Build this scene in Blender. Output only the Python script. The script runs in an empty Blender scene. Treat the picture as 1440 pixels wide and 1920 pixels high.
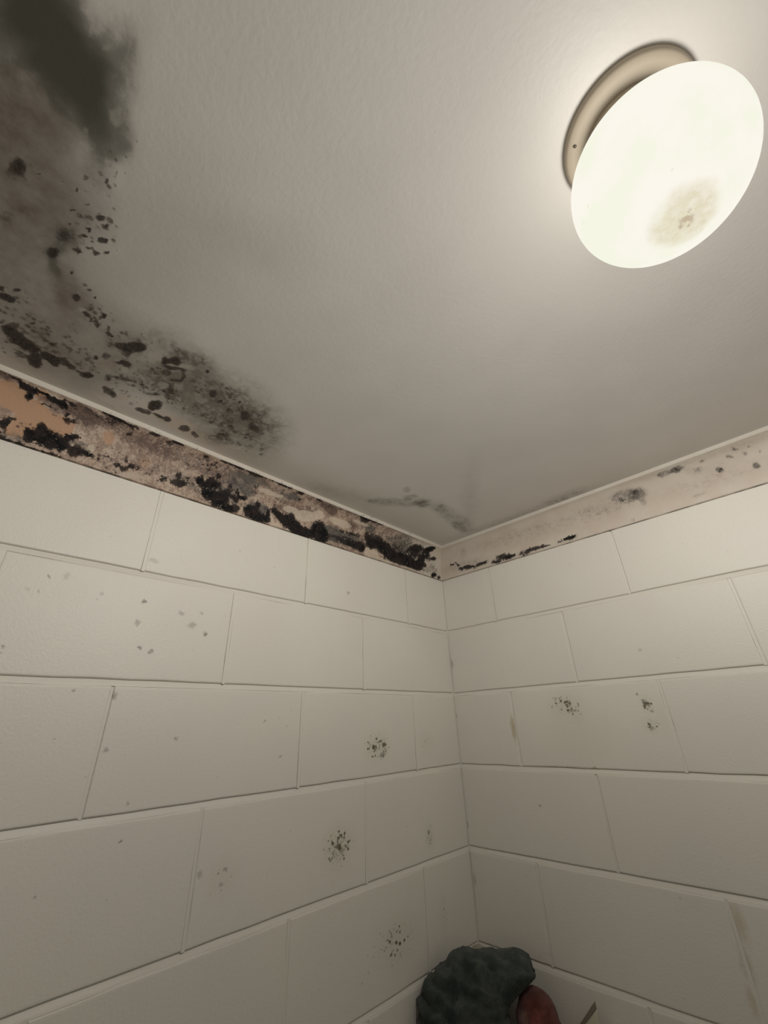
import bpy, bmesh, math, random
import numpy as np
from mathutils import Vector

scene = bpy.context.scene
C = scene.collection

# ------------------------------------------------------------------ camera
cam_data = bpy.data.cameras.new('camera')
cam = bpy.data.objects.new('camera', cam_data)
C.objects.link(cam)
cam_data.sensor_fit = 'HORIZONTAL'
cam_data.sensor_width = 36.0
cam_data.lens = 771.7157 / 1440 * 36.0
cam_data.clip_start = 0.01
YAW, PIT, ROLL = (math.radians(a) for a in (43.85095899, 27.30678007, -2.07011417))
fwd = Vector((-math.sin(YAW) * math.cos(PIT), math.cos(YAW) * math.cos(PIT), math.sin(PIT)))
rgt = Vector((math.cos(YAW), math.sin(YAW), 0))
upv = rgt.cross(fwd)
r2 = math.cos(ROLL) * rgt + math.sin(ROLL) * upv
u2 = -math.sin(ROLL) * rgt + math.cos(ROLL) * upv
m = cam.matrix_world.copy()
for i in range(3):
    m[i][0], m[i][1], m[i][2] = r2[i], u2[i], -fwd[i]
    m[i][3] = (0.87919462, -1.21505551, 1.91887187)[i]
cam.matrix_world = m
scene.camera = cam

# ------------------------------------------------------------------ world, exposure
w = bpy.data.worlds.new('world')
scene.world = w
w.use_nodes = True
w.node_tree.nodes['Background'].inputs['Color'].default_value = (0.02, 0.02, 0.02, 1)
scene.view_settings.view_transform = 'Standard'
scene.view_settings.look = 'None'
scene.view_settings.exposure = 0.0
scene.view_settings.gamma = 1.0
scene.view_settings.use_curve_mapping = False
scene.cycles.max_bounces = 5
scene.cycles.diffuse_bounces = 3
scene.cycles.glossy_bounces = 2
LAMP_POWER = 540.0          # bulb inside the opal globe
LAMP_COLOR = (1.0, 0.957, 0.90)
LAMP_XY = (0.935, -0.8586)

# ------------------------------------------------------------------ dimensions (metres)
ZC = 2.50                   # ceiling
ZB, PJ = 2.386, 0.05        # foot of the cornice, its projection
RX, RY = 1.87, -1.72        # far corner of the room
COURSE = 0.2

# ------------------------------------------------------------------ node helpers
class NT:
    def __init__(s, name):
        s.mat = bpy.data.materials.new(name)
        s.mat.use_nodes = True
        s.t = s.mat.node_tree
        s.bsdf = s.t.nodes['Principled BSDF']
        s.out = s.t.nodes['Material Output']
    def put(s, sock, v):
        if hasattr(v, 'is_output'):
            s.t.links.new(v, sock)
        elif isinstance(v, (tuple, list)) and len(v) == 3 and sock.type == 'RGBA':
            sock.default_value = (*v, 1)
        else:
            sock.default_value = v
    def math(s, op, a, b=0.0, c=None, clamp=False):
        n = s.t.nodes.new('ShaderNodeMath'); n.operation = op; n.use_clamp = clamp
        s.put(n.inputs[0], a); s.put(n.inputs[1], b)
        if c is not None: s.put(n.inputs[2], c)
        return n.outputs[0]
    def vec(s, op, a, b=None, c=None):
        n = s.t.nodes.new('ShaderNodeVectorMath'); n.operation = op
        s.put(n.inputs[0], a)
        if b is not None: s.put(n.inputs[1], b)
        if c is not None: s.put(n.inputs[2], c)
        return n.outputs['Value'] if op in ('LENGTH', 'DISTANCE', 'DOT_PRODUCT') else n.outputs['Vector']
    def ramp(s, x, lo, hi, a=0.0, b=1.0):
        n = s.t.nodes.new('ShaderNodeMapRange'); n.interpolation_type = 'SMOOTHSTEP'
        s.put(n.inputs['Value'], x); s.put(n.inputs['From Min'], lo); s.put(n.inputs['From Max'], hi)
        n.inputs['To Min'].default_value = a; n.inputs['To Max'].default_value = b
        return n.outputs['Result']
    def noise(s, p, scale, detail=4.0, rough=0.55):
        n = s.t.nodes.new('ShaderNodeTexNoise')
        s.put(n.inputs['Vector'], p); n.inputs['Scale'].default_value = scale
        n.inputs['Detail'].default_value = detail; n.inputs['Roughness'].default_value = rough
        return n.outputs['Fac']
    def voronoi(s, p, scale, feature='F1'):
        n = s.t.nodes.new('ShaderNodeTexVoronoi'); n.feature = feature
        s.put(n.inputs['Vector'], p); n.inputs['Scale'].default_value = scale
        return n.outputs['Distance'], n.outputs.get('Color')
    def mix(s, f, a, b):
        n = s.t.nodes.new('ShaderNodeMix'); n.data_type = 'RGBA'
        s.put(n.inputs[0], f); s.put(n.inputs[6], a); s.put(n.inputs[7], b)
        return n.outputs[2]
    def attr(s, name):
        n = s.t.nodes.new('ShaderNodeAttribute'); n.attribute_name = name
        q = s.t.nodes.new('ShaderNodeSeparateColor')
        s.t.links.new(n.outputs['Color'], q.inputs[0])
        return q.outputs[0], q.outputs[1], q.outputs[2], n.outputs['Alpha']
    def pos(s):
        return s.t.nodes.new('ShaderNodeNewGeometry').outputs['Position']
    def objco(s):
        return s.t.nodes.new('ShaderNodeTexCoord').outputs['Object']
    def bump(s, h, dist, strength=1.0, prev=None):
        n = s.t.nodes.new('ShaderNodeBump')
        n.inputs['Strength'].default_value = strength; n.inputs['Distance'].default_value = dist
        s.put(n.inputs['Height'], h)
        if prev is not None: s.put(n.inputs['Normal'], prev)
        s.t.links.new(n.outputs[0], s.bsdf.inputs['Normal'])
        return n.outputs[0]
    def set(s, **kw):
        for k, v in kw.items(): s.put(s.bsdf.inputs[k.replace('_', ' ')], v)

# ------------------------------------------------------------------ mesh helpers
def link_mesh(name, verts, faces, mat=None, parent=None, smooth=False, recalc=False):
    me = bpy.data.meshes.new(name)
    me.from_pydata([tuple(v) for v in verts], [], faces)
    if recalc:
        bm = bmesh.new(); bm.from_mesh(me)
        bmesh.ops.recalc_face_normals(bm, faces=bm.faces[:])
        bm.to_mesh(me); bm.free()
    if smooth:
        me.polygons.foreach_set('use_smooth', [True] * len(me.polygons))
    me.update()
    o = bpy.data.objects.new(name, me); C.objects.link(o)
    if mat: me.materials.append(mat)
    if parent: o.parent = parent
    return o

def box_data(x0, x1, y0, y1, z0, z1):
    v = [(x, y, z) for x in (x0, x1) for y in (y0, y1) for z in (z0, z1)]
    f = [(0, 1, 3, 2), (4, 6, 7, 5), (0, 4, 5, 1), (2, 3, 7, 6), (0, 2, 6, 4), (1, 5, 7, 3)]
    return v, f

def boxes(name, lst, mat, parent=None):
    V, F = [], []
    for b in lst:
        v, f = box_data(*b); n = len(V)
        V += v; F += [tuple(i + n for i in q) for q in f]
    return link_mesh(name, V, F, mat, parent, recalc=True)

def lathe(name, prof, mat, parent=None, seg=64, smooth=True):
    """prof: list of (r, z); closed at the axis when r == 0"""
    V, F = [], []
    rings = []
    for r, z in prof:
        if r == 0:
            rings.append([len(V)]); V.append((0, 0, z))
        else:
            rings.append(list(range(len(V), len(V) + seg)))
            V += [(r * math.cos(2 * math.pi * k / seg), r * math.sin(2 * math.pi * k / seg), z) for k in range(seg)]
    for a, b in zip(rings, rings[1:]):
        for k in range(seg):
            k2 = (k + 1) % seg
            if len(a) == 1: F.append((a[0], b[k], b[k2]))
            elif len(b) == 1: F.append((a[k], b[0], a[k2]))
            else: F.append((a[k], b[k], b[k2], a[k2]))
    return link_mesh(name, V, F, mat, parent, smooth=smooth, recalc=True)

def structure(o, label=None):
    o['kind'] = 'structure'
    if label: o['label'] = label
    return o

def thing(name, label, cat, loc=(0, 0, 0), rz=0.0):
    o = bpy.data.objects.new(name, None); C.objects.link(o)
    o.location = loc; o.rotation_euler = (0, 0, rz)
    o.empty_display_size = 0.05
    o['label'] = label; o['category'] = cat
    return o

# ------------------------------------------------------------------ stain maps
# Where mould and water damage grow on each surface, as soft ellipses in the
# surface's own metres: (u, v, 2x2 inverse axes, strength, softness).
STAINS = {
 'olive':[(0.6034,-1.342,4.4,30.2,-35.4,35.3,1,0.5),(0.5825,-1.3331,5.4,34.2,-44.9,44.5,1,0.5),(0.5706,-1.317,6.5,35.1,-28.4,28.2,1,0.5),(0.5593,-1.2973,6.8,31.6,-24.8,24.5,1,0.5),
  (0.54,-1.2812,9.4,39.6,-27.9,27.5,0.9,0.6),(0.5207,-1.2639,12.5,48.1,-42,41.3,0.72,0.6),(0.5391,-1.3488,4.3,36.3,-29.3,29,0.62,0.6),(0.6059,-1.2837,12.8,48.6,-34.3,34,0.42,0.6),
  (0.5759,-1.2608,26.7,91.5,-15.9,15.7,0.5,0.5),(0.4896,-1.2639,13.1,53.3,-46.5,45.5,0.45,0.6),(0.5548,-1.3655,4.1,45.9,-32.6,32.4,0.6,0.6),(0.3768,-1.2756,-9.9,77.9,-46.2,2.2,0.75,0.9),
  (0.3192,-1.2744,24.4,136.4,-29.9,28.9,0.8,0.8),(0.2758,-1.2305,32.1,143.9,-99.9,96,0.5,0.6),(0.3404,-1.2818,13.5,77.1,-72.7,70.5,0.55,0.8),],
 'brown':[(0.4744,-1.3368,2.4,19.6,-16.3,16.1,0.95,0.6),(0.4056,-1.3232,2.2,16.7,-11.9,11.7,0.8,0.6),(0.3377,-1.3251,2.2,18.7,-12.4,12.1,0.55,0.8),(0.4019,-1.2859,4.2,22.7,-16.9,16.5,0.45,0.7),
  (0.2909,-1.2643,21.9,69.5,-18.6,25.2,0.7,0.8),(0.2683,-1.2447,23.6,38.7,-15.2,33.2,0.7,0.8),(0.2382,-1.2887,-0.6,14.6,-9.6,2.4,0.55,0.8),(0.1982,-1.2192,-0.2,12.3,-11.3,0.3,0.58,0.7),
  (0.3565,-1.3325,8.3,74.8,-39.6,38.6,0.55,0.8),(0.5791,-1.2547,27.5,90.1,-13.3,13.2,0.22,0.9),(0.4019,-1.2204,2.9,10.3,-6.8,6.6,0.2,0.9),(0.5377,-1.0905,3.9,13.4,-26.2,14.2,0.11,0.9),
  (0.5043,-1.3362,3.4,25.9,-29.6,29.2,0.5,0.8),(0.252,-1.3438,1.9,22.5,-10.7,10.3,0.5,0.8),(0.1071,-1.2317,-0,11.6,-24.4,1.5,0.42,0.6),],
 'black':[(0.4271,-1.3285,71.7,85.7,-67.7,139.5,1,0.35),(0.4266,-1.3289,46.6,55.7,-45.1,93,0.5,0.9),(0.4363,-1.3117,62.2,401.7,-344,337,0.7,0.35),(0.3406,-1.2806,27.1,153.8,-92.4,89.6,1,0.35),
  (0.3762,-1.2743,18.5,95.6,-77.5,75.3,0.7,0.8),(0.3518,-1.333,13.2,121.2,-53.5,52.1,0.4,0.8),(0.4459,-1.2766,64.8,308.2,-214.8,210,0.8,0.35),(0.4665,-1.2703,60.2,265.1,-267.1,261.5,0.6,0.35),
  (0.4813,-1.2537,93.3,360.2,-221.5,216.8,0.8,0.35),(0.497,-1.249,98.7,360.9,-195.2,191.2,0.6,0.35),(0.4373,-1.2625,101.2,442.3,-304.6,297.3,0.7,0.35),(0.4171,-1.2739,52.4,255.2,-397.6,387.8,0.8,0.35),
  (0.4321,-1.248,52.8,212.3,-290.5,283,0.9,0.35),(0.4031,-1.2653,73.8,345.3,-282.6,275.1,0.9,0.35),(0.4279,-1.2398,86,331.7,-188.1,183.1,0.9,0.35),(0.4083,-1.2553,129.6,564.4,-372.7,362.7,1,0.35),
  (0.3936,-1.2555,75.1,334.4,-270.3,262.7,1,0.35),(0.4026,-1.2395,67.7,270.4,-177.3,172.3,0.9,0.35),(0.4059,-1.2341,83.3,321.3,-211.8,205.7,0.9,0.35),(0.3789,-1.2492,74.4,325.4,-257.8,250.1,0.7,0.35),
  (0.3791,-1.2399,55,227.5,-252.6,244.9,0.9,0.35),(0.3902,-1.2294,68,261.5,-253,245.3,0.9,0.35),(0.3657,-1.2597,69.3,329.7,-256.3,248.7,0.8,0.35),(0.4029,-1.2194,144.1,516.2,-254.4,246.8,0.7,0.35),
  (0.3988,-1.2742,117,585.8,-381,371,1,0.35),(0.3641,-1.2563,87.6,408.3,-253.5,245.8,1,0.35),(0.3921,-1.2455,129.5,543.7,-351.1,340.9,1,0.35),(0.4046,-1.2545,128.9,561.4,-368.8,358.8,1,0.35),
  (0.4245,-1.2359,144,546.1,-369.8,359.8,1,0.35),(0.4437,-1.2921,119.3,640.4,-444.3,434.8,0.6,0.35),(0.383,-1.244,95.7,403.2,-171.4,166.3,0.6,0.35),(0.2848,-1.2427,52.1,247.6,-119.1,114.7,1,0.35),
  (0.3141,-1.239,84,377.1,-219.6,211.8,0.7,0.35),(0.3104,-1.2322,85.4,370.5,-286.5,276.1,0.7,0.35),(0.3032,-1.2236,115.3,482.6,-277.6,267.1,1,0.35),(0.2628,-1.2241,-20,175.1,-203.5,-50.4,0.9,0.35),
  (0.2803,-1.2231,-42.9,263.4,-102.8,-41.1,0.6,0.35),(0.256,-1.2175,80.4,345.3,-187.6,179.8,0.7,0.35),(0.2547,-1.2076,55.1,225.6,-91.9,87.9,0.8,0.35),(0.2705,-1.2079,85.1,342.3,-189.4,181.6,0.7,0.35),
  (0.2562,-1.193,57.5,219.5,-89.6,85.7,0.7,0.35),(0.2455,-1.1879,-2.7,161.8,-221.7,-5.8,0.9,0.35),(0.2787,-1.2048,87.2,342.2,-191.2,183.4,1,0.35),(0.3233,-1.2559,107.1,525.4,-309.2,298.8,1,0.35),
  (0.2544,-1.2149,-11.5,193.2,-161.3,-13.7,0.5,0.35),(0.2274,-1.323,35.2,335.3,-145.6,140.4,1,0.35),(0.239,-1.3063,34.3,272.4,-172.9,166.6,0.9,0.35),(0.2147,-1.3156,-7.7,120.6,-121.5,28.7,1,0.35),
  (0.2146,-1.3094,21.2,178.9,-165.7,159.4,0.7,0.35),(0.2158,-1.3206,29.2,275.1,-169.8,163.5,1,0.35),(0.2312,-1.2959,21.7,158.8,-138.9,133.7,0.35,0.8),(0.1446,-1.3025,-9.5,109.7,-80.2,-1.5,1,0.35),
  (0.1342,-1.2924,-7.7,99.8,-63.7,-1.9,1,0.35),(0.1312,-1.2802,-8.2,77.4,-61.6,-14.3,1,0.35),(0.1287,-1.2684,-16.2,167.9,-95.6,-22.2,1,0.35),(0.1659,-1.3004,14.3,116.7,-92.5,88.6,0.7,0.6),
  (0.1869,-1.2812,43.4,297.2,-185.7,177.8,0.7,0.35),(0.1571,-1.2865,22.1,162.9,-141.9,135.6,0.5,0.35),(0.1619,-1.3143,33.2,310.8,-188.6,180.7,0.6,0.35),(0.1475,-1.3081,-8.9,166.3,-148,26.7,0.8,0.35),
  (0.102,-1.2651,-1.5,98,-46.5,6.4,0.9,0.35),(0.0936,-1.2601,20.4,133.1,-60.5,57.4,0.9,0.35),(0.1229,-1.2498,-8.4,103.8,-81.7,-19.1,1,0.35),(0.1198,-1.2395,0.8,109.7,-65.4,9.8,1,0.35),
  (0.1275,-1.2551,27.7,168.9,-127.2,120.9,0.8,0.35),(0.1304,-1.2283,-11.3,106.9,-91.7,-38,0.8,0.35),(0.1253,-1.2179,-18.7,133,-123.8,-76,0.7,0.35),(0.0993,-1.283,-3.2,108.2,-110,15.2,0.6,0.35),
  (0.1194,-1.2006,-7.9,93.6,-155.2,-64.2,0.7,0.35),(0.1235,-1.1908,10.8,118.3,-103.1,34.4,1,0.35),(0.1622,-1.2492,26.8,152.4,-167.3,159.5,0.7,0.35),(0.1597,-1.2596,38.3,232.6,-226.2,215.8,0.5,0.35),
  (0.166,-1.2276,37.7,188.7,-108.1,102.9,0.6,0.35),(0.1794,-1.2152,46.9,217.2,-129.9,123.7,0.6,0.35),(0.1696,-1.1973,32.4,139.3,-77.4,73.5,0.5,0.35),(0.1784,-1.1914,75.3,311.8,-155.6,147.8,1,0.35),
  (0.1934,-1.179,39.9,154,-104.2,99,0.6,0.35),(0.2353,-1.1678,7.6,98.5,-92.5,20.9,0.8,0.35),(0.245,-1.1543,12.5,65.3,-70.9,40.4,0.8,0.35),(0.2524,-1.145,29.3,92.3,-81.6,77.8,0.7,0.35),
  (0.225,-1.1574,29.5,100.7,-106,100.9,0.7,0.35),(0.251,-1.1048,50.7,139.4,-76,72.1,1,0.35),(0.2549,-1.0972,41.3,110.3,-120.8,114.7,0.9,0.35),(0.2619,-1.0898,17.3,111.1,-88.9,20.6,1,0.35),
  (0.2445,-1.0868,14.8,52,-211.7,132.5,0.8,0.35),(0.2396,-1.0679,62.8,223.4,-62.5,34.2,0.8,0.35),(0.2178,-1.0719,23.5,71.8,-144.5,105.6,0.75,0.35),(0.2232,-1.091,5.8,119.8,-86.1,-9,0.6,0.35),
  (0.2544,-1.0672,42.8,104.6,-143.6,135.9,0.4,0.35),(0.1638,-1.1114,127.2,210.1,-31.8,70,0.5,0.35),(0.1498,-1.0935,15.3,60.8,-183.4,109.1,0.5,0.35),(0.1667,-1.0819,37,57.3,-88.7,200.8,0.5,0.35),
  (0.1925,-1.0709,48.2,182.1,-52.9,28,0.6,0.35),(0.1608,-1.067,86,130.2,-28.2,64.9,0.5,0.35),(0.1746,-1.0672,-2.6,77,-104.9,-47.2,0.45,0.35),(0.2547,-1.0577,43.3,103,-188.5,178.4,0.4,0.35),
  (0.2353,-1.0495,42.3,100.7,-180.3,170.3,0.4,0.35),(0.2384,-1.0597,140.3,341.8,-79,74.6,0.4,0.35),(0.2511,-1.0464,145.3,336.1,-78.9,74.5,0.4,0.35),(0.2308,-1.0074,48.6,104.2,-71.9,67.6,0.75,0.35),
  (0.2225,-0.9883,146.3,302.3,-160.9,151,1,0.35),(0.2454,-0.9595,154.6,291.3,-159.5,149.7,1,0.35),(0.2768,-1.0399,152.5,336.3,-189.9,179.8,1,0.35),(0.1237,-1.0758,26.5,76.7,-52.6,49.4,1,0.35),
  (0.1113,-1.0776,42.2,124.2,-77.7,72.8,1,0.35),(0.089,-1.0852,10.4,67.4,-106.8,19.7,0.85,0.35),(0.0951,-1.0597,9.9,87.1,-181.7,-10,0.9,0.35),(0.095,-1.0427,22,127.2,-105,11.9,0.9,0.35),
  (0.0901,-1.0045,29.8,73.6,-58.3,54.2,0.8,0.35),(0.0839,-0.9788,3,98.1,-106.5,-53.6,0.75,0.35),(0.1966,-1.1534,20.4,87.4,-125.8,93.2,0.85,0.35),(0.1938,-1.1474,42.8,145.6,-148.2,140.5,0.7,0.35),
  (0.1424,-1.1632,38,145.1,-79.8,75.5,0.55,0.35),(0.1546,-1.1465,11.1,67.8,-152.4,69.1,0.6,0.35),(0.1036,-1.1531,-0.4,86.4,-84.8,-19.5,0.75,0.35),(0.0987,-1.1437,0.4,148.4,-97.6,-22.7,0.6,0.35),
  (0.0967,-1.1112,52.3,173.3,-159.9,150,0.5,0.35),(0.21,-0.9629,73.2,144.7,-114.1,106.8,0.7,0.35),(0.1802,-0.9538,3.9,75.7,-150.6,-59.1,0.5,0.35),(0.2305,-0.9481,76.1,142.4,-76.7,71.8,0.6,0.35),
  (0.2142,-0.9297,50.1,91.9,-54.7,51.1,0.6,0.35),(0.1945,-0.9002,27.9,87,-76.6,12.6,0.6,0.35),(0.1579,-0.9342,46.2,90.8,-67.8,63.1,0.6,0.35),(0.1178,-0.9339,32.8,67.2,-48.1,44.6,0.5,0.35),
  (0.2098,-0.9418,27.8,52.5,-31.6,29.5,0.4,0.35),(0.1903,-0.8914,10.6,39.2,-92,1.7,0.45,0.35),(0.1452,-0.8986,46.3,86,-54.5,50.5,0.4,0.35),(0.1306,-0.8708,22.4,101.2,-104,-16.5,0.4,0.35),
  (0.1146,-0.8354,68.9,117.5,-112.8,103.7,0.5,0.35),(0.2012,-0.8239,77.3,118.1,-124.2,115,0.4,0.35),(0.1324,-0.8444,84.2,143.4,-87.5,80.6,0.4,0.35),(0.1522,-1.02,7.5,72.5,-146.7,-23.5,0.4,0.35),
  (0.1781,-1.004,6,50.4,-201,-27.3,0.4,0.35),(0.181,-0.9774,10.5,54,-193.6,2.4,0.4,0.35),(0.1496,-0.9742,23,94.7,-178.6,25.6,0.4,0.35),],
 'grey':[(0.208,-1.0381,0.3,7.7,-13,-3.3,0.58,0.6),(0.1915,-0.9417,0.8,9.1,-11,-3.6,0.5,0.7),(0.2951,-1.1018,1.4,21.6,-31.3,0.6,0.3,0.8),(0.1906,-0.9044,1.5,17,-19.9,-7.2,0.4,0.7),
  (0.1828,-1.1337,1.9,17.8,-18.6,3.4,0.3,0.5),(0.2415,-1.0716,2.3,19.6,-23,1.4,0.35,0.6),(0.2801,-1.0492,2.1,23.3,-52.3,-2.6,0.45,0.7),(0.2425,-1.1601,6.1,32.9,-35.6,20.3,0.42,0.6),
  (0.1449,-1.2751,-1.2,19.5,-17.6,-0.3,0.4,0.6),(0.1464,-1.208,-0.1,19.8,-26.6,-0.4,0.3,0.6),(0.2507,-0.938,22.1,12.2,-1.3,22,0.22,0.9),(0.1015,-0.9459,7.6,29.6,-40.9,4.5,0.4,0.8),
  (0.2255,-0.8668,20.7,13.4,-1.6,18.6,0.25,0.9),(0.1638,-0.4236,10.6,10.7,-37,24.7,0.42,0.7),(0.2402,-0.4499,71.4,63.9,-50.6,45.7,0.3,0.35),(0.2146,-0.3619,32.2,27.2,-28.2,25.2,0.6,0.6),
  (0.2169,-0.4123,37.2,27.6,-29.9,57,0.4,0.35),(0.2275,-0.3018,27.6,25.6,-42.4,17.6,0.35,0.7),(0.2208,-0.211,7.5,9.7,-35,-3.1,0.4,0.7),(0.1918,-0.1354,19.3,22.7,-48.1,-3.4,0.4,0.35),
  (0.1265,-0.475,44.4,46.2,-46.1,41.3,0.3,0.35),(0.0985,-0.5533,6.2,8.9,-27.2,9,0.18,0.8),(0.3073,-0.2482,35.7,26.6,-4.8,3,0.16,0.9),(0.3813,-0.0585,4.1,1.5,-2.2,43.5,0.28,0.9),
  (0.5277,-0.0759,16.6,4.6,-3,47.7,0.35,0.9),(0.0836,-0.6363,11.9,19.6,-28.5,9.6,0.18,0.9),],
 'speck':[(0.4127,-1.248,7.3,30.4,-20.2,19.6,0.8,0.6),(0.4753,-1.2521,13.2,51,-32.6,31.9,0.6,0.6),(0.264,-1.2229,-2.7,39.6,-16.5,-1.2,0.6,0.6),(0.1547,-1.233,-0.5,16.2,-23,-0.2,0.9,0.5),
  (0.1528,-1.2968,-1,23.4,-12.3,2.2,0.7,0.5),(0.2463,-1.153,5,26.1,-32.3,18.4,0.9,0.5),(0.2009,-1.0351,0.4,8.2,-12.9,-3.4,0.7,0.5),(0.1836,-0.9376,1,11.2,-13.3,-4.4,0.9,0.5),
  (0.1413,-1.1392,1,20.4,-20.7,-0.4,0.7,0.5),(0.5268,-1.2576,8.6,31.7,-25.2,24.8,0.4,0.6),(0.2168,-1.3109,-2.1,35.9,-28.3,6.7,0.5,0.6),(0.2622,-1.1969,33.4,26,-8.4,34.8,0.7,0.6),
  ],
 'pale':[(0.6023,-1.2994,192.2,121.2,-158.2,300.9,0.5,0.6),(0.6034,-1.2853,48.4,186.7,-227.9,225.8,0.5,0.7),(0.5541,-1.2651,54.4,199.5,-92.5,91.2,0.5,0.7),(0.5202,-1.284,65.3,290.7,-199.7,196.5,0.5,0.6),
  (0.5505,-1.2595,61,217.3,-231.8,228.2,0.45,0.7),(0.27,-1.2313,52.7,239.1,-197.9,190.1,0.7,0.5),(0.2438,-1.1226,7.6,27.1,-50,37.4,0.75,0.5),(0.2591,-1.0786,12.2,44.3,-130.9,73,0.7,0.5),
  (0.1894,-1.0843,10.7,105.2,-106.8,2.2,0.7,0.35),(0.1812,-1.1463,37.3,128.2,-96.6,91.5,0.75,0.35),(0.0853,-1.053,3.7,51.1,-135.8,-30.7,0.5,0.35),(0.1867,-1.0395,4.4,48.7,-52.2,-6.9,0.35,0.35),
  (0.1926,-0.9885,4.4,33.1,-43.6,-5.3,0.4,0.7),(0.1348,-1.0502,25.9,68.8,-58,54.3,0.35,0.35),(0.1684,-0.9149,14.6,48.8,-65.5,9.8,0.4,0.35),(0.0529,-1.2617,-0.5,17.5,-74.5,1.4,0.8,0.4),
  (0.0522,-1.1609,-0,13.1,-55.1,-13.6,0.8,0.4),(0.0611,-1.2927,-1.4,37.3,-69.3,7.6,0.5,0.6),],
 'peach':[(0.1744,-1.1733,19.6,75.3,-54.5,51.7,0.9,0.5),(0.0908,-1.0116,1.7,13.8,-40.8,-6.2,0.65,0.7),(0.1016,-1.1278,8.5,83.2,-95.1,11.9,0.5,0.35),(0.0581,-1.2923,-0.5,24.7,-44.4,8.4,0.45,0.7),
  (0.0766,-1.1349,0.2,19.2,-62.6,-15.8,0.3,0.35),(0.0703,-0.9055,3,13.8,-40.2,-5,0.4,0.8),],
 'lime':[(0.1108,-0.8459,3.8,13,-20.1,-0.7,0.6,0.8),(0.0884,-0.5645,2.6,4.6,-14.9,1.2,0.5,0.8),(0.1038,-0.971,5.4,23,-31.4,3.6,0.5,0.8),(0.1004,-0.2267,4.7,6.5,-12.3,-1.5,0.3,0.8),
  (0.5838,-0.0602,5.8,1.4,-0.8,14.5,0.2,0.9),],
 'Ltan':[(1.2765,0.0824,-44.8,-3.1,16.4,-74.7,1,0.35),(1.254,0.0659,-31.2,1.7,-0.4,-57.5,1,0.35),(1.2251,0.0484,-26.8,2,-1.8,-46.2,1,0.35),(1.1984,0.0536,-45.7,2,0.2,-62.1,1,0.35),
  (1.2442,0.0287,-43.9,14.2,-30.1,-63.8,1,0.35),(1.2383,0.0966,-105.1,34,-41.2,-77,1,0.35),(1.1203,0.0639,-88.2,29,-27.8,-61.6,0.6,0.35),(1.0449,0.0406,-59.6,19.8,-37.3,-92,0.5,0.35),
  (1.2781,0.1057,-44.8,14.4,-53.6,-94.7,0.4,0.35),(1.2837,0.0661,-77,24.7,-23.3,-44,0.45,0.35),],
 'Lbrown':[(1.1821,0.0949,-41.1,1.6,-1.6,-53.5,0.95,0.5),(1.165,0.083,-35.4,1.3,-1,-47.7,0.85,0.6),(1.1335,0.0984,-28.5,0.9,-2.1,-66.1,0.75,0.6),(1.2934,0.1075,-37.1,2.2,-3.3,-75.1,0.8,0.6),
  (1.0811,0.0876,-17.6,-0.2,0.8,-40.6,0.6,0.7),(1.0068,0.0898,-15.8,0.1,-0.9,-38.5,0.5,0.7),(0.9198,0.0806,-16.8,-0.2,-0.5,-36.4,0.55,0.7),(0.851,0.0733,-15.4,-0.3,-0.3,-30.7,0.6,0.7),
  (1.062,0.0301,-17.3,1.1,-2.5,-64.2,0.5,0.7),(0.7002,0.0766,-14.2,-0.7,-0.4,-34.9,0.55,0.7),(0.8045,0.1049,-18.1,-0.6,-1.5,-52.6,0.6,0.7),(0.5301,0.1177,-10.6,-0.9,-1.4,-44.9,0.6,0.6),
  (0.4633,0.0717,-35.7,12.8,-21.7,-74.2,0.85,0.7),(0.5623,0.0957,-30.4,-2.3,-1.5,-71.5,0.7,0.35),(0.6028,0.1017,-22,-1.5,-2,-82,0.6,0.35),(0.6193,0.0696,-39,-2.6,-0.5,-83.6,0.6,0.35),
  (0.5494,0.0869,-56.1,19.9,-24.3,-77,0.6,0.35),(0.2232,0.1228,-7.8,-1.5,-0.2,-38.5,0.45,0.7),(0.341,0.0895,-10.9,-1.3,-0.7,-48,0.4,0.8),(0.4073,0.1405,-5.8,-0.9,-1,-73.1,0.5,0.7),
  (0.6579,0.0527,-30.6,-1.8,0.3,-85.9,0.6,0.35),(0.7048,0.0423,-32.4,-1.6,0.8,-88.5,0.7,0.35),(0.0718,0.0291,-24.6,-4.2,0.9,-73.9,0.5,0.35),(1.2183,0.0897,-32.7,-0.6,6.3,-71.1,0.7,0.6),
  (1.034,0.0719,-16.5,0.2,-0.5,-54.3,0.55,0.7),],
 'Lgrey':[(0.8324,0.0802,-26.4,4,-6.4,-34,0.75,0.5),(0.7922,0.0909,-29.2,4.3,-9.9,-52,0.6,0.6),(0.855,0.0445,-19.5,-0.4,0.4,-48.5,0.6,0.7),(0.7113,0.0847,-21.6,-1,-0.8,-54,0.6,0.6),
  (0.684,0.0882,-41.9,14.6,-28.3,-82.4,0.7,0.35),(0.773,0.0263,-26.8,4,-8.3,-56.5,0.85,0.35),(0.5796,0.0252,-27.8,3.7,-6.1,-47.1,0.8,0.35),(0.4784,0.0308,-12.6,0.5,-3.4,-48.3,0.85,0.5),
  (0.5402,0.0332,-20.6,0.9,-4,-54,0.7,0.35),(0.3961,0.0774,-43.3,15.6,-18.2,-63.9,0.75,0.35),(0.2822,0.0657,-13.8,-1.8,-0.1,-40.3,0.6,0.7),(0.2416,0.0988,-20.6,7.6,-14.6,-53.4,0.6,0.6),
  (0.2103,0.0507,-12.9,-1.9,0.1,-30.4,0.75,0.6),(0.1615,0.0704,-24.8,9.2,-11.8,-47.3,0.8,0.35),(0.0913,0.0404,-23.6,8.8,-11.6,-50.9,0.3,0.35),(0.8827,0.028,-20.2,-0.3,1.1,-56.8,0.6,0.6),
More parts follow.
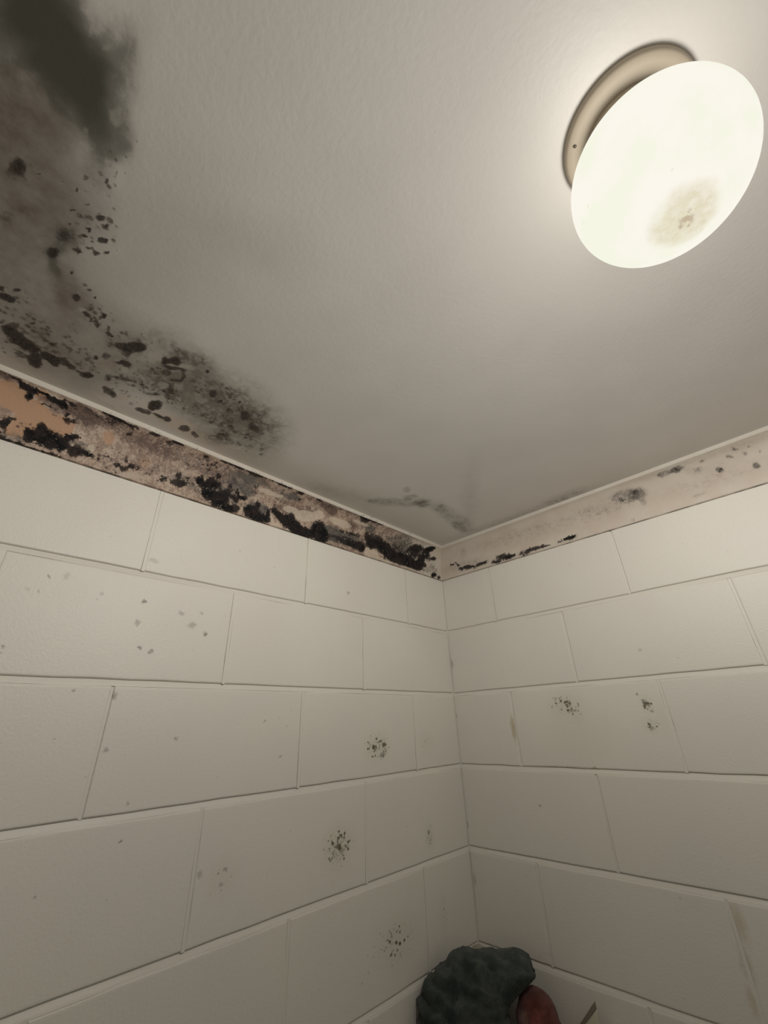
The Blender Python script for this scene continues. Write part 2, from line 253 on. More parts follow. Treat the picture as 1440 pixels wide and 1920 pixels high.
  (0.4111,0.087,-26,-2.7,-1.2,-85.2,0.5,0.35),(0.3749,0.1294,-15,-1.7,-2.5,-72.4,0.6,0.35),(0.9801,0.044,-18.4,0.6,-2.6,-93.8,0.4,0.7),(1.2548,0.0103,-50.9,6.1,-8.1,-105.3,0.6,0.35),
  (1.1567,0.0307,-40.1,2.5,-2.3,-107.6,0.6,0.35),(0.393,0.101,-30.6,11.1,-21.1,-71.3,0.5,0.35),(0.5301,0.1177,-17.6,-1.4,-2.2,-69.8,0.35,0.35),(0.8098,0.0562,-57.5,19.7,-31.3,-89.2,0.7,0.35),
  (0.9642,0.0311,-30.1,0.9,-2,-104.9,0.5,0.35),],
 'Lblack':[(1.2651,0.1003,-101.1,5.6,-4.7,-128.6,1,0.35),(1.253,0.0984,-86.7,4.6,-4.4,-127.4,1,0.35),(1.2544,0.0837,-144.9,46.8,-62.4,-117.5,1,0.35),(1.2341,0.101,-83.8,-1.3,20.2,-251,1,0.35),
  (1.2204,0.0962,-82,-1.6,13.8,-165.7,1,0.35),(1.2077,0.0952,-106,-9.5,27.7,-139.7,1,0.35),(1.279,0.1084,-65.1,-4.5,82.3,-414.4,0.9,0.35),(1.2031,0.0887,-119.4,38.8,-76.8,-150.6,0.8,0.35),
  (1.1993,0.1029,-78.7,-5.1,35.2,-242.7,0.7,0.35),(1.186,0.0673,-88.9,9.7,-23.3,-193.9,0.8,0.35),(1.1928,0.0751,-196.9,64.1,-55.6,-112.8,0.7,0.35),(1.2269,0.0787,-83.2,-1.5,49.4,-503.9,0.7,0.35),
  (1.129,0.1135,-47,-1.9,14.7,-229,1,0.35),(1.1123,0.1099,-73.4,-3.3,20,-301.8,1,0.35),(1.1335,0.0984,-57.1,1.7,-5.8,-185.1,0.6,0.35),(1.098,0.1085,-67.4,1.6,-11.5,-299,0.7,0.35),
  (1.2212,0.0364,-114.8,37.2,-44,-93.8,1,0.35),(1.2356,0.0254,-144.6,46.7,-55.3,-119.1,1,0.35),(1.2278,0.0206,-80.4,26,-48.2,-105.4,1,0.35),(1.21,0.0266,-38.4,5.9,-12,-76.7,1,0.35),
  (1.1927,0.0236,-57.5,10.3,-19.4,-97.8,1,0.35),(1.1814,0.0221,-99.2,32.3,-57.4,-130.9,1,0.35),(1.1769,0.0394,-83.7,27.3,-68.4,-151.1,1,0.35),(1.1679,0.0435,-128,41.8,-81.4,-179.8,0.8,0.35),
  (1.1625,0.0215,-86,15.3,-22.9,-119.5,0.9,0.35),(1.1412,0.0239,-106.7,11.1,-15.3,-190.8,1,0.35),(1.152,0.0216,-141.9,46.3,-63.8,-149.6,0.8,0.35),(1.269,0.0272,-114.8,36.9,-58.8,-122,0.9,0.35),
  (1.2649,0.0077,-98.7,31.7,-45.3,-98.2,0.6,0.6),(1.2628,0.0354,-169.6,54.6,-117.9,-241.9,0.7,0.35),(1.2454,0.0043,-46.9,4.3,-6.2,-263.2,0.9,0.35),(1.2069,0.0045,-32.9,3.3,-11.6,-254.2,0.9,0.35),
  (1.1235,0.1115,-80,-3.4,12,-182.5,0.9,0.35),(1.0873,0.1064,-75.9,1.7,-5.4,-148.5,0.6,0.35),(1.0896,0.0861,-166.6,55.1,-76.8,-167.4,0.7,0.35),(1.0601,0.1181,-101.8,1.7,-12.9,-289.7,0.9,0.35),
  (1.0447,0.1105,-88.7,14.9,-34.3,-141.1,0.7,0.35),(0.9991,0.111,-66.7,0.4,-10.4,-278.2,1,0.35),(1.0129,0.1011,-110.9,37.1,-58.5,-132,0.6,0.35),(1.0403,0.0877,-154.8,51.5,-119.3,-270.1,0.7,0.35),
  (1.024,0.0911,-119.1,19.8,-62.9,-280.4,0.5,0.35),(0.958,0.1161,-163.4,55,-110.6,-253.9,1,0.35),(0.933,0.1044,-198.4,67,-105.2,-251.2,1,0.35),(0.9937,0.1366,-102.5,0.5,-22.8,-411.7,0.6,0.35),
  (1.0877,0.0232,-128.2,42.3,-69.5,-171.6,0.8,0.35),(1.0763,0.0185,-168.3,55.6,-67.7,-170.6,0.7,0.35),(1.0662,0.0272,-141.6,46.8,-67.7,-168.8,0.8,0.35),(1.0775,0.0344,-251.2,83,-87.1,-212.1,0.7,0.35),
  (1.091,0.0126,-172.6,56.8,-85.7,-215.9,0.6,0.35),(1.0512,0.0284,-121.1,40.1,-110.6,-278.5,0.7,0.35),(1.0022,0.0256,-100.3,33.5,-51.2,-135,0.8,0.35),(0.9731,0.0404,-172.2,57.7,-37.8,-98.9,0.8,0.35),
  (0.9627,0.0266,-77.6,26,-48.5,-131.6,0.85,0.35),(0.9796,0.0253,-109.3,36.6,-59.5,-159.7,0.6,0.35),(0.9263,0.0439,-100.8,34,-31.7,-85.3,1,0.35),(0.912,0.0387,-99.1,33.5,-55.5,-152.4,0.8,0.35),
  (0.8981,0.0464,-45.1,7.1,-19.6,-112.6,1,0.35),(0.9055,0.0569,-86.7,29.3,-94.4,-251.4,0.8,0.35),(0.889,0.0658,-152.1,51.6,-40.2,-106.4,0.8,0.35),(0.9048,0.0932,-64,21.7,-37.4,-93,0.5,0.35),
  (0.9266,0.0818,-99.3,33.5,-75.7,-189.2,0.6,0.35),(0.9126,0.0781,-97.6,33,-98.5,-250.6,0.6,0.35),(0.9535,0.0415,-167.5,56.3,-73.7,-195.2,0.7,0.35),(1.1109,0.0299,-132.4,43.5,-91,-217.3,0.6,0.35),
  (1.125,0.0217,-181.2,59.4,-91.8,-220.2,0.6,0.35),(0.9069,0.0235,-88,29.7,-38.4,-109.1,1,0.35),(0.8909,0.0252,-53.9,8.5,-15.6,-98.8,1,0.35),(0.8938,0.0414,-77.3,26.2,-45.3,-125.5,0.8,0.35),
  (0.8713,0.0213,-49.3,7.7,-15,-97.7,1,0.35),(0.8507,0.0121,-51.9,-1.2,3.9,-130.5,1,0.35),(0.8642,0.0318,-62.2,21.1,-25.7,-74.3,0.9,0.35),(0.9097,0.0317,-132.1,44.6,-27.3,-76.3,0.7,0.35),
  (0.8373,0.0329,-74.9,-15.3,36.1,-188.9,0.9,0.35),(0.8331,0.0453,-145.9,119.3,-48.2,-59.9,0.8,0.35),(0.8188,0.0406,-73.4,11.1,-30.2,-187.9,1,0.35),(0.8314,0.0157,-62.6,9.5,-22.3,-152.8,0.8,0.35),
  (0.8732,0.0113,-57.2,2.9,-6.4,-158.8,0.9,0.35),(0.8542,0.0502,-121.9,41.5,-32.8,-91.7,0.6,0.35),(0.7903,0.0207,-44.5,6.6,-12,-82.7,1,0.35),(0.7751,0.037,-133.1,45.8,-38.7,-117.4,0.9,0.35),
  (0.7762,0.014,-46.7,6.9,-14.7,-105.6,1,0.35),(0.7582,0.014,-65.8,22.6,-36.4,-117.2,1,0.35),(0.7434,0.0157,-92.2,31.8,-35.9,-116.1,1,0.35),(0.7428,0.0274,-160.5,55.4,-36.6,-115.7,0.9,0.35),
  (0.7267,0.0354,-72.6,-17.2,25,-140.6,1,0.35),(0.7085,0.0294,-53.3,-12.9,20.8,-116,1,0.35),(0.6825,0.0256,-35.1,-1.9,1.3,-70.3,1,0.35),(0.6578,0.018,-41,-2.4,1.6,-69.4,1,0.35),
  (0.6736,0.0387,-98.2,34.2,-41.3,-133.2,0.8,0.35),(0.627,0.0148,-34.9,1.2,-5,-97.7,1,0.35),(0.6005,0.0162,-43.9,5.9,-14.1,-111.5,0.9,0.35),(0.5816,0.0309,-38.1,13.4,-14.1,-49,1,0.35),
  (0.5633,0.0219,-43.7,15.4,-19.7,-70.3,1,0.35),(0.5711,0.0119,-39.8,1.1,-6.4,-132.7,1,0.35),(0.6406,0.0033,-30.2,-0.7,0.1,-230.5,1,0.35),(0.8844,0.111,-50,-0.8,-10.7,-309.2,0.8,0.35),
  (0.8644,0.1123,-55.7,-1.1,-8.9,-254.3,1,0.35),(0.8429,0.1111,-75.8,-1.8,-8.5,-251,0.6,0.35),(0.8222,0.1136,-73.9,-2,-6.5,-185.7,0.7,0.35),(0.793,0.115,-54.8,-6.7,7.3,-144.9,0.9,0.35),
  (0.8092,0.1102,-59.3,8.9,-30,-146,0.6,0.35),(0.7543,0.1152,-56.6,-7.4,11.6,-235.7,1,0.35),(0.7297,0.114,-47.1,-6.5,8.6,-174.3,1,0.35),(0.7098,0.1138,-71.7,-3.5,-7.6,-231.4,1,0.35),
  (0.6697,0.1115,-95.3,33.3,-38.4,-108.3,0.95,0.35),(0.6765,0.106,-67.6,9.5,-42.2,-226.1,0.6,0.35),(0.6068,0.113,-88.8,31.3,-53.8,-157.3,1,0.35),(0.6651,0.0885,-143.4,50.1,-73.8,-217.7,0.7,0.35),
  (0.7945,0.0758,-134.3,46.2,-84.4,-234.3,0.6,0.35),(0.4218,0.1167,-30.8,3.7,-14.2,-84.9,1,0.35),(0.4301,0.102,-49.3,17.8,-29.3,-96.7,0.7,0.35),(0.3843,0.1159,-38,-5.8,-0.2,-145.5,1,0.35),
  (0.3604,0.116,-68.8,25,-55.9,-186.6,1,0.35),(0.2251,0.1203,-90.8,33.6,-74.3,-263.7,1,0.35),(0.4629,0.0467,-16.5,0.6,-16.1,-206.9,0.7,0.35),(0.4752,0.0217,-19.3,0.7,-10.2,-157.2,0.7,0.35),
  (0.4379,0.0249,-26.6,3.3,-12.3,-102.3,0.9,0.35),(0.4144,0.0209,-56,20.2,-30.2,-117.7,1,0.35),(0.4984,0.0286,-19.8,0.8,-14.7,-211.7,0.6,0.35),(0.3986,0.0524,-72.8,26.3,-17.5,-64.4,0.7,0.35),
  (0.371,0.0529,-30.4,11,-15.3,-57.2,0.8,0.35),(0.3712,0.0406,-35.6,12.9,-18.7,-71.7,1,0.35),(0.3446,0.0458,-34.6,12.6,-16.4,-62.9,1,0.35),(0.3188,0.0418,-31.2,11.4,-14.3,-56,1,0.35),
  (0.2817,0.0295,-24.4,-0.2,-3.6,-71.4,1,0.35),(0.249,0.032,-33.2,3.6,-9,-80.1,1,0.35),(0.3015,0.0354,-40,14.6,-17.4,-69.6,1,0.35),(0.2654,0.0554,-38.4,14.1,-23.2,-90.9,0.5,0.35),
  (0.2283,0.0333,-28.2,-4,0.9,-79.2,0.9,0.35),(0.1849,0.0569,-29.7,11,-10.8,-43.9,0.7,0.35),(0.1932,0.0266,-21.3,-3.1,1.1,-78,1,0.35),(0.1431,0.0287,-31.5,11.7,-14.8,-65.1,1,0.35),
  (0.1323,0.0466,-48.8,18.2,-13.5,-57.4,0.9,0.35),(0.1641,0.0774,-31.6,11.8,-14.6,-57.7,0.75,0.35),(0.1159,0.066,-47.8,17.9,-15.5,-63.8,0.9,0.35),(0.1061,0.0881,-30.3,21,-30.4,-79.5,1,0.35),
  (0.0928,0.1014,-54.1,20.3,-32.1,-125.5,1,0.35),(0.0714,0.0609,-53.7,20.2,-29.5,-125.6,0.9,0.35),(0.057,0.0144,-53.8,20.2,-30.6,-144.2,1,0.35),(0.1121,0.0318,-67.3,25.1,-38.7,-171.4,0.8,0.35),
  (0.2114,0.0168,-9.7,-0.9,-1.1,-184.6,0.9,0.35),(0.0994,0.0622,-82.5,30.9,-12.1,-50.8,0.6,0.35),(0.0281,0.0126,-78.7,29.7,-52.1,-249.6,0.8,0.35),],
 'Lcream':[(1.2039,0.0326,-409.5,132.9,-141.5,-309.1,1,0.35),(1.226,0.0151,-321.7,104,-142.8,-316.7,1,0.35),(1.1998,0.0301,-407.3,132.2,-140,-308.5,1,0.35),(1.1794,0.0262,-197.3,64.2,-100.9,-228.4,1,0.35),
  (1.165,0.0293,-135.6,5,7.5,-325.8,1,0.35),(1.227,0.0422,-165.6,-14.2,82.5,-339.7,0.7,0.35),(1.1395,0.0325,-138.3,45.3,-47.8,-110.7,0.7,0.35),(0.7284,0.0131,-104.9,88.5,-46.1,-63.9,1,0.35),
  (0.7089,0.0073,-103.5,35.9,-29,-98,0.8,0.35),(0.6833,0.0522,-44.4,6.3,-17.9,-115.4,0.9,0.35),(0.6306,0.0505,-26.6,3.6,-10,-67.3,0.9,0.35),(0.5903,0.0661,-47.2,-3.4,-0.4,-82.3,0.8,0.35),
  (0.3878,0.0225,-50.2,-17.1,18.1,-116.4,1,0.35),(0.3114,0.0081,-26.7,-3.3,4.6,-193.3,1,0.35),(0.3602,0.0104,-22.4,-3.6,7.4,-147.9,0.9,0.35),(0.3535,0.0242,-52.7,19.1,-23.9,-95.3,0.8,0.35),
  (0.5116,0.0658,-20.8,-1.8,-0.3,-78.9,0.7,0.35),(0.7482,0.0749,-22.6,-0.9,-1.2,-119.9,0.6,0.35),(0.4343,0.0887,-26.7,-2.7,-1.9,-120.6,0.6,0.35),(0.0625,0.087,-31.8,12,-8.7,-35.5,0.8,0.35),
  (0.1374,0.1233,-16.5,-4.6,2.8,-85.6,0.7,0.35),(0.0969,0.0392,-55.3,20.7,-19.4,-85,0.7,0.35),(0.6919,0.005,-32,-1.7,5.5,-177.8,0.8,0.35),(1.0568,0.0143,-34.5,3.2,-10.2,-149.8,0.5,0.35),
  (0.9572,0.0812,-22.2,-0.1,-1.3,-82,0.4,0.35),(0.9575,0.0464,-42,14.1,-37.4,-97.7,0.4,0.35),(1.2824,0.1191,-28.9,-1.2,36.6,-259.2,0.4,0.35),],
 'Lspeck':[(1.1833,0.0853,-20.7,0.8,-0.7,-32.3,0.8,0.35),(1.062,0.0301,-11.5,0.7,-1.8,-45,0.9,0.35),(1.0281,0.0868,-9.8,0.1,-0.7,-34.4,0.5,0.35),(0.9006,0.0615,-13.7,-0.2,-0,-19.9,0.8,0.35),
  (0.8111,0.039,-8.2,-0.2,0.3,-25.2,0.9,0.35),(0.6698,0.0869,-10.3,-0.6,-0.5,-27.4,0.6,0.35),(0.4874,0.1149,-7.2,-0.6,-1,-34.2,0.7,0.35),(0.4591,0.036,-8.2,0.3,-2.8,-38.8,0.9,0.35),
  (0.2259,0.0562,-6.6,-0.9,0,-22,0.9,0.35),(1.2141,0.0269,-14.7,1.7,-4.4,-50.5,0.8,0.35),(1.1335,0.0984,-19,0,0.8,-66.1,0.8,0.35),],
 'Rgrey':[(0.6642,0.0715,27.1,-5.8,-7.8,-44.9,0.55,0.35),(0.6941,0.0646,44,-6.1,-4.5,-63.4,0.65,0.5),(0.7001,0.0422,95.4,-36.2,-41.2,-108.5,0.5,0.35),(0.768,0.0939,56.4,-12.3,-20,-100.9,0.65,0.35),
  (0.7985,0.0941,54.7,-12,-18.1,-89.7,0.8,0.35),(0.8273,0.0772,43.6,-16.2,-42.7,-98.2,0.3,0.7),(0.838,0.0754,110.4,-41,-60.4,-138.3,0.3,0.35),(0.8774,0.0568,103.7,-38.2,-51.6,-118.4,0.8,0.35),
  (0.8531,0.0918,149,-55.3,-104.6,-231.2,0.6,0.35),(0.9043,0.0783,136.7,-50.2,-93.9,-204.6,0.7,0.35),(0.9315,0.0741,165.3,-60.4,-112.8,-242.6,0.7,0.35),(0.9206,0.0944,161.7,-59.3,-114,-239.6,0.7,0.35),
  (0.9456,0.0853,251.3,-91.7,-174.6,-365.4,0.7,0.35),(0.9414,0.041,117.7,-26.3,-29.5,-158.7,0.75,0.35),(0.959,0.0681,343.2,-124.8,-174,-370.4,0.7,0.35),(0.818,0.0217,61.5,-9.1,-12.7,-252.4,0.45,0.35),
  (0.6599,0.0137,110.2,-15,-14.5,-347.2,0.6,0.35),(0.8736,0.0669,24.4,-2,2.9,-97.6,0.2,0.9),(0.1094,0.0283,11.4,-1.1,-3.4,-89,0.4,0.8),(0.9315,0.0962,14.9,-1.5,-1,-100,0.3,0.9),
  (0.7772,0.1019,12.4,-1,-1.6,-121.4,0.25,0.9),(0.1216,0.0686,108.5,-45.2,-14.7,-50.2,0.3,0.8),],
 'Rblack':[(0.0631,0.0409,72.3,-14.4,-40.2,-344.5,0.9,0.35),(0.083,0.0375,49.9,-67.1,-165.1,-171.3,0.8,0.35),(0.0925,0.0209,85.9,-35.9,-67.1,-250.8,0.8,0.35),(0.1292,0.0209,25.6,-5.2,-19.8,-177.7,0.85,0.35),
  (0.1837,0.0195,40.5,-4.2,-6.5,-184,0.8,0.35),(0.2337,0.0131,50.5,-10.3,-25.3,-223.2,0.9,0.35),(0.2665,0.0187,32.3,-7.9,-21.1,-140.3,0.8,0.35),(0.2908,0.0154,38.2,-4.2,-8.2,-231.6,0.9,0.35),
  (0.3422,0.0148,43.1,-0.9,6.9,-149,0.75,0.35),(0.374,0.016,41.1,-7,-21,-238.8,0.8,0.35),(0.4057,0.0151,42.5,-5,-11.4,-305.3,0.8,0.35),(0.4904,0.0159,46.2,-5.7,-8.3,-212,1,0.35),
  (0.4656,0.0153,63,-2.2,15.4,-316.3,0.9,0.35),(0.8005,0.0932,109.8,-24.1,-36.3,-179.7,0.45,0.7),(0.6712,0.061,54.9,1.1,58.6,-464.6,0.5,0.35),(0.6905,0.0691,106.8,-40.7,-50.6,-128.6,0.4,0.35),
  (0.6505,0.061,119.7,-45.9,-48,-126.4,0.4,0.35),(0.8774,0.0568,186.7,-68.8,-103.2,-236.9,0.4,0.35),],
 'Rbrown':[(0.3884,0.0612,3.2,-0.3,-1.1,-42.9,0.35,0.8),(0.8692,0.0406,9.8,-1.2,-1.1,-55.7,0.3,0.8),(0.2917,0.0078,17.7,-3.7,-10.9,-95.5,0.4,0.7),(0.6169,0.0657,12.2,-1.2,-1,-33.6,0.2,0.8),
  ],
 'Rcream':[(0.666,0.0724,38,-8.2,-13.1,-74.8,0.35,0.5),(0.268,0.0127,55.7,-22.6,-51.5,-179.7,0.5,0.35),],
}
# Spots on the block walls: (u along wall, height, radius u, radius z, strength)
SPOTS = {
 'left_dot':[(0.9789,2.2284,0.0129,0.0045,0.35),(0.977,2.1455,0.0048,0.0051,1),(0.9813,2.105,0.0064,0.0059,0.6),(0.9057,2.1333,0.0063,0.0064,0.5),(0.8802,2.1119,0.0087,0.0085,0.55),
  (0.865,2.1393,0.0045,0.0044,0.5),(0.85,2.0982,0.0056,0.0054,1),(0.9684,2.0598,0.0046,0.0047,0.9),(0.9479,2.0548,0.0038,0.0038,0.8),(1.1338,2.1635,0.003,0.0036,0.7),
  (1.11,2.1687,0.0062,0.0075,0.3),(1.1407,2.136,0.0029,0.0035,0.6),(1.1549,2.1361,0.0042,0.0052,0.3),(1.1592,2.0449,0.0026,0.0031,0.8),(1.0518,2.1487,0.0034,0.0039,0.4),
  (0.9912,1.9787,0.0059,0.0059,0.7),(1.0521,1.9856,0.003,0.0032,0.6),(0.9838,1.8951,0.004,0.0039,0.6),(0.8726,1.9082,0.0039,0.0035,0.8),(0.9304,1.7686,0.0024,0.0021,0.9),
  (0.7456,1.6962,0.0052,0.004,0.6),(0.7925,1.6989,0.0059,0.006,0.45),(0.7496,1.6772,0.0051,0.0046,0.6),(0.9309,1.8176,0.0034,0.0045,0.5),(0.3388,1.8496,0.0118,0.0072,0.8),
  (1.0589,1.9138,0.0021,0.0022,0.6),(0.6917,1.9349,0.0039,0.0031,0.8),(0.648,1.8659,0.004,0.003,0.7),(0.4598,2.2572,0.006,0.0048,0.6),],
 'left_patch':[(0.3614,1.8689,0.0472,0.0329,0.75),(0.3321,1.8674,0.0199,0.0304,0.9),(0.1555,1.8717,0.0342,0.0324,0.4),(0.4818,1.6865,0.0456,0.04,0.85),(0.4786,1.6795,0.0255,0.0292,1),
  (0.1717,1.653,0.0178,0.0289,0.75),(0.7511,1.687,0.0291,0.0308,0.4),(0.307,1.4857,0.0656,0.0448,0.62),(0.1351,1.4943,0.0182,0.041,0.4),(1.1038,2.1458,0.0449,0.0284,0.15),
  (0.922,2.1097,0.0701,0.0418,0.15),],
 'right_dot':[(-0.0008,1.9556,0.0064,0.0047,0.8),(0.0008,1.9369,0.0063,0.0046,0.8),(0.0019,1.6544,0.0059,0.0115,0.6),(0.0047,2.0943,0.007,0.0169,0.5),(-0.0039,1.8142,0.0082,0.0085,0.6),
  (0.008,1.5299,0.0058,0.014,0.4),(0.5543,1.9511,0.0047,0.0035,1),(0.5623,1.9425,0.007,0.0057,1),(0.5669,1.9273,0.0047,0.0045,0.8),(0.5464,1.9645,0.0048,0.0035,0.8),
  (0.5567,1.8928,0.0069,0.0055,0.7),(0.375,1.9547,0.0073,0.0064,0.7),(0.3778,1.9365,0.0058,0.0051,0.6),(0.3408,1.9671,0.0046,0.004,0.6),(0.5811,2.0637,0.0048,0.0037,0.4),
  (0.2394,1.7165,0.0046,0.0035,0.6),],
 'right_patch':[(0.5829,1.9132,0.0203,0.044,0.35),(0.3637,1.95,0.0471,0.0336,0.7),(0.3882,1.9322,0.021,0.0301,0.6),(0.5557,1.8973,0.0189,0.0199,0.7),(0.5611,1.9425,0.0173,0.0228,0.7),
  ],
 'right_stain':[(0.3774,1.8888,0.1126,0.0859,0.14),(0.199,1.8982,0.0105,0.0409,0.9),(0.403,1.8044,0.0106,0.0068,0.9),(0.6074,1.5629,0.0136,0.0381,0.55),(0.5985,1.5025,0.0116,0.0359,0.5),
  (0.5901,1.4522,0.0094,0.0273,0.5),(0.3288,1.8042,0.0854,0.0055,0.5),],
}

def hash2(ix, iy, seed):
    h = (ix.astype(np.int64) * 374761393 + iy.astype(np.int64) * 668265263 + seed * 974711) & 0x7fffffff
    h = ((h ^ (h >> 13)) * 1274126177) & 0x7fffffff
    return ((h ^ (h >> 16)) & 0xffff) / 65535.0

def vnoise(x, y, seed):
    ix, iy = np.floor(x), np.floor(y)
    fx, fy = x - ix, y - iy
    fx = fx * fx * (3 - 2 * fx); fy = fy * fy * (3 - 2 * fy)
    a, b = hash2(ix, iy, seed), hash2(ix + 1, iy, seed)
    c, d = hash2(ix, iy + 1, seed), hash2(ix + 1, iy + 1, seed)
    return (a + (b - a) * fx) * (1 - fy) + (c + (d - c) * fx) * fy

def fbm(x, y, seed, octaves=4):
    s, amp, tot = 0, 1.0, 0
    for k in range(octaves):
        s = s + amp * (vnoise(x, y, seed + k) - 0.5); tot += amp
        x, y, amp = x * 2.03, y * 2.03, amp * 0.55
    return s / tot

def stain_layer(key, u, v, warp, freq, seed):
    du = warp * 2 * fbm(u * freq, v * freq, seed); dv = warp * 2 * fbm(u * freq + 37.1, v * freq + 11.7, seed + 9)
    uu, vv = u + du, v + dv
    keep = np.ones_like(u)
    for (cu, cv, a, b, c, d, s, soft) in STAINS[key]:
        x, y = uu - cu, vv - cv
        q = np.sqrt((a * x + b * y) ** 2 + (c * x + d * y) ** 2)
        t = np.clip((1 + soft - q) / (2 * soft), 0, 1)
        keep *= 1 - s * t * t * (3 - 2 * t)
    return 1 - keep

def color_attr(me, name, chans):
    a = me.color_attributes.new(name, 'FLOAT_COLOR', 'POINT')
    arr = np.stack([np.broadcast_to(c, chans[0].shape) for c in chans], -1).astype(np.float32)
    a.data.foreach_set('color', arr.ravel())

# ------------------------------------------------------------------ materials
def wall_material(name, uaxis, spots=None):
    """spots: {'patch': [...], 'dot': [...], 'stain': [...]} lying on this block"""
    n = NT(name)
    P = n.pos()
    big = n.noise(P, 3.0, 2)
    base = n.mix(n.ramp(big, 0.3, 0.7), (0.735, 0.702, 0.635), (0.765, 0.738, 0.655))
    # scattered tiny pin holes and grime
    vd, vc = n.voronoi(P, 55.0)
    tiny = n.math('MULTIPLY', n.ramp(vd, 0.14, 0.05), n.ramp(n.noise(P, 9.0, 1), 0.56, 0.72), clamp=True)
    base = n.mix(n.math('MULTIPLY', tiny, 0.4), base, (0.16, 0.14, 0.11))
    if spots:
        sep = n.t.nodes.new('ShaderNodeSeparateXYZ'); n.put(sep.inputs[0], P)
        u = n.math('MULTIPLY', sep.outputs[1], -1.0) if uaxis == 'y' else sep.outputs[0]
        cmb = n.t.nodes.new('ShaderNodeCombineXYZ')
        n.put(cmb.inputs[0], u); n.put(cmb.inputs[1], sep.outputs[2])
        uv = cmb.outputs[0]
        nz = n.t.nodes.new('ShaderNodeTexNoise'); n.put(nz.inputs['Vector'], P); nz.inputs['Scale'].default_value = 130; nz.inputs['Detail'].default_value = 2
        wob = n.vec('MULTIPLY', n.vec('SUBTRACT', nz.outputs['Color'], (0.5, 0.5, 0.5)), (0.014, 0.014, 0.0))
        uvw = n.vec('ADD', uv, wob)
        def field(items, p, lo, hi):
            acc = None
            for (cu, cz, ru, rz, s) in items:
                q = n.vec('MULTIPLY_ADD', p, (1 / ru, 1 / rz, 0.0), (-cu / ru, -cz / rz, 0.0))
                f = n.ramp(n.vec('LENGTH', q), hi, lo, 0.0, s)
                acc = f if acc is None else n.math('MAXIMUM', acc, f)
            return acc
        if spots['stain']:
            base = n.mix(field(spots['stain'], uvw, 0.1, 1.25), base, (0.50, 0.43, 0.29))
        if spots['patch']:
            dens = field(spots['patch'], uv, 0.2, 1.5)
            sd, _ = n.voronoi(n.vec('ADD', P, n.vec('MULTIPLY', wob, (0.5, 0.5, 0.5))), 115.0)
            sd2, _ = n.voronoi(P, 230.0)
            r1 = n.math('MULTIPLY_ADD', dens, 0.80, -0.12)
            spk = n.math('MULTIPLY', n.ramp(n.math('SUBTRACT', r1, sd), -0.10, 0.10), n.ramp(n.noise(P, 80, 2), 0.40, 0.58), clamp=True)
            spk2 = n.ramp(n.math('SUBTRACT', n.math('MULTIPLY_ADD', dens, 0.6, -0.15), sd2), -0.1, 0.1)
            base = n.mix(n.math('MULTIPLY', dens, 0.2), base, (0.40, 0.37, 0.20))
            base = n.mix(n.math('MULTIPLY', spk2, 0.4), base, (0.17, 0.15, 0.08))
            base = n.mix(n.math('MULTIPLY', spk, 0.9), base, (0.075, 0.068, 0.030))
        if spots['dot']:
            dots = field(spots['dot'], uvw, 0.2, 1.3)
            base = n.mix(n.math('MULTIPLY', dots, 0.75), base, (0.12, 0.10, 0.09))
    n.set(Base_Color=base, Roughness=0.5)
    n.bump(n.noise(P, 210.0, 2, 0.6), 0.0011, 0.38)
    return n.mat

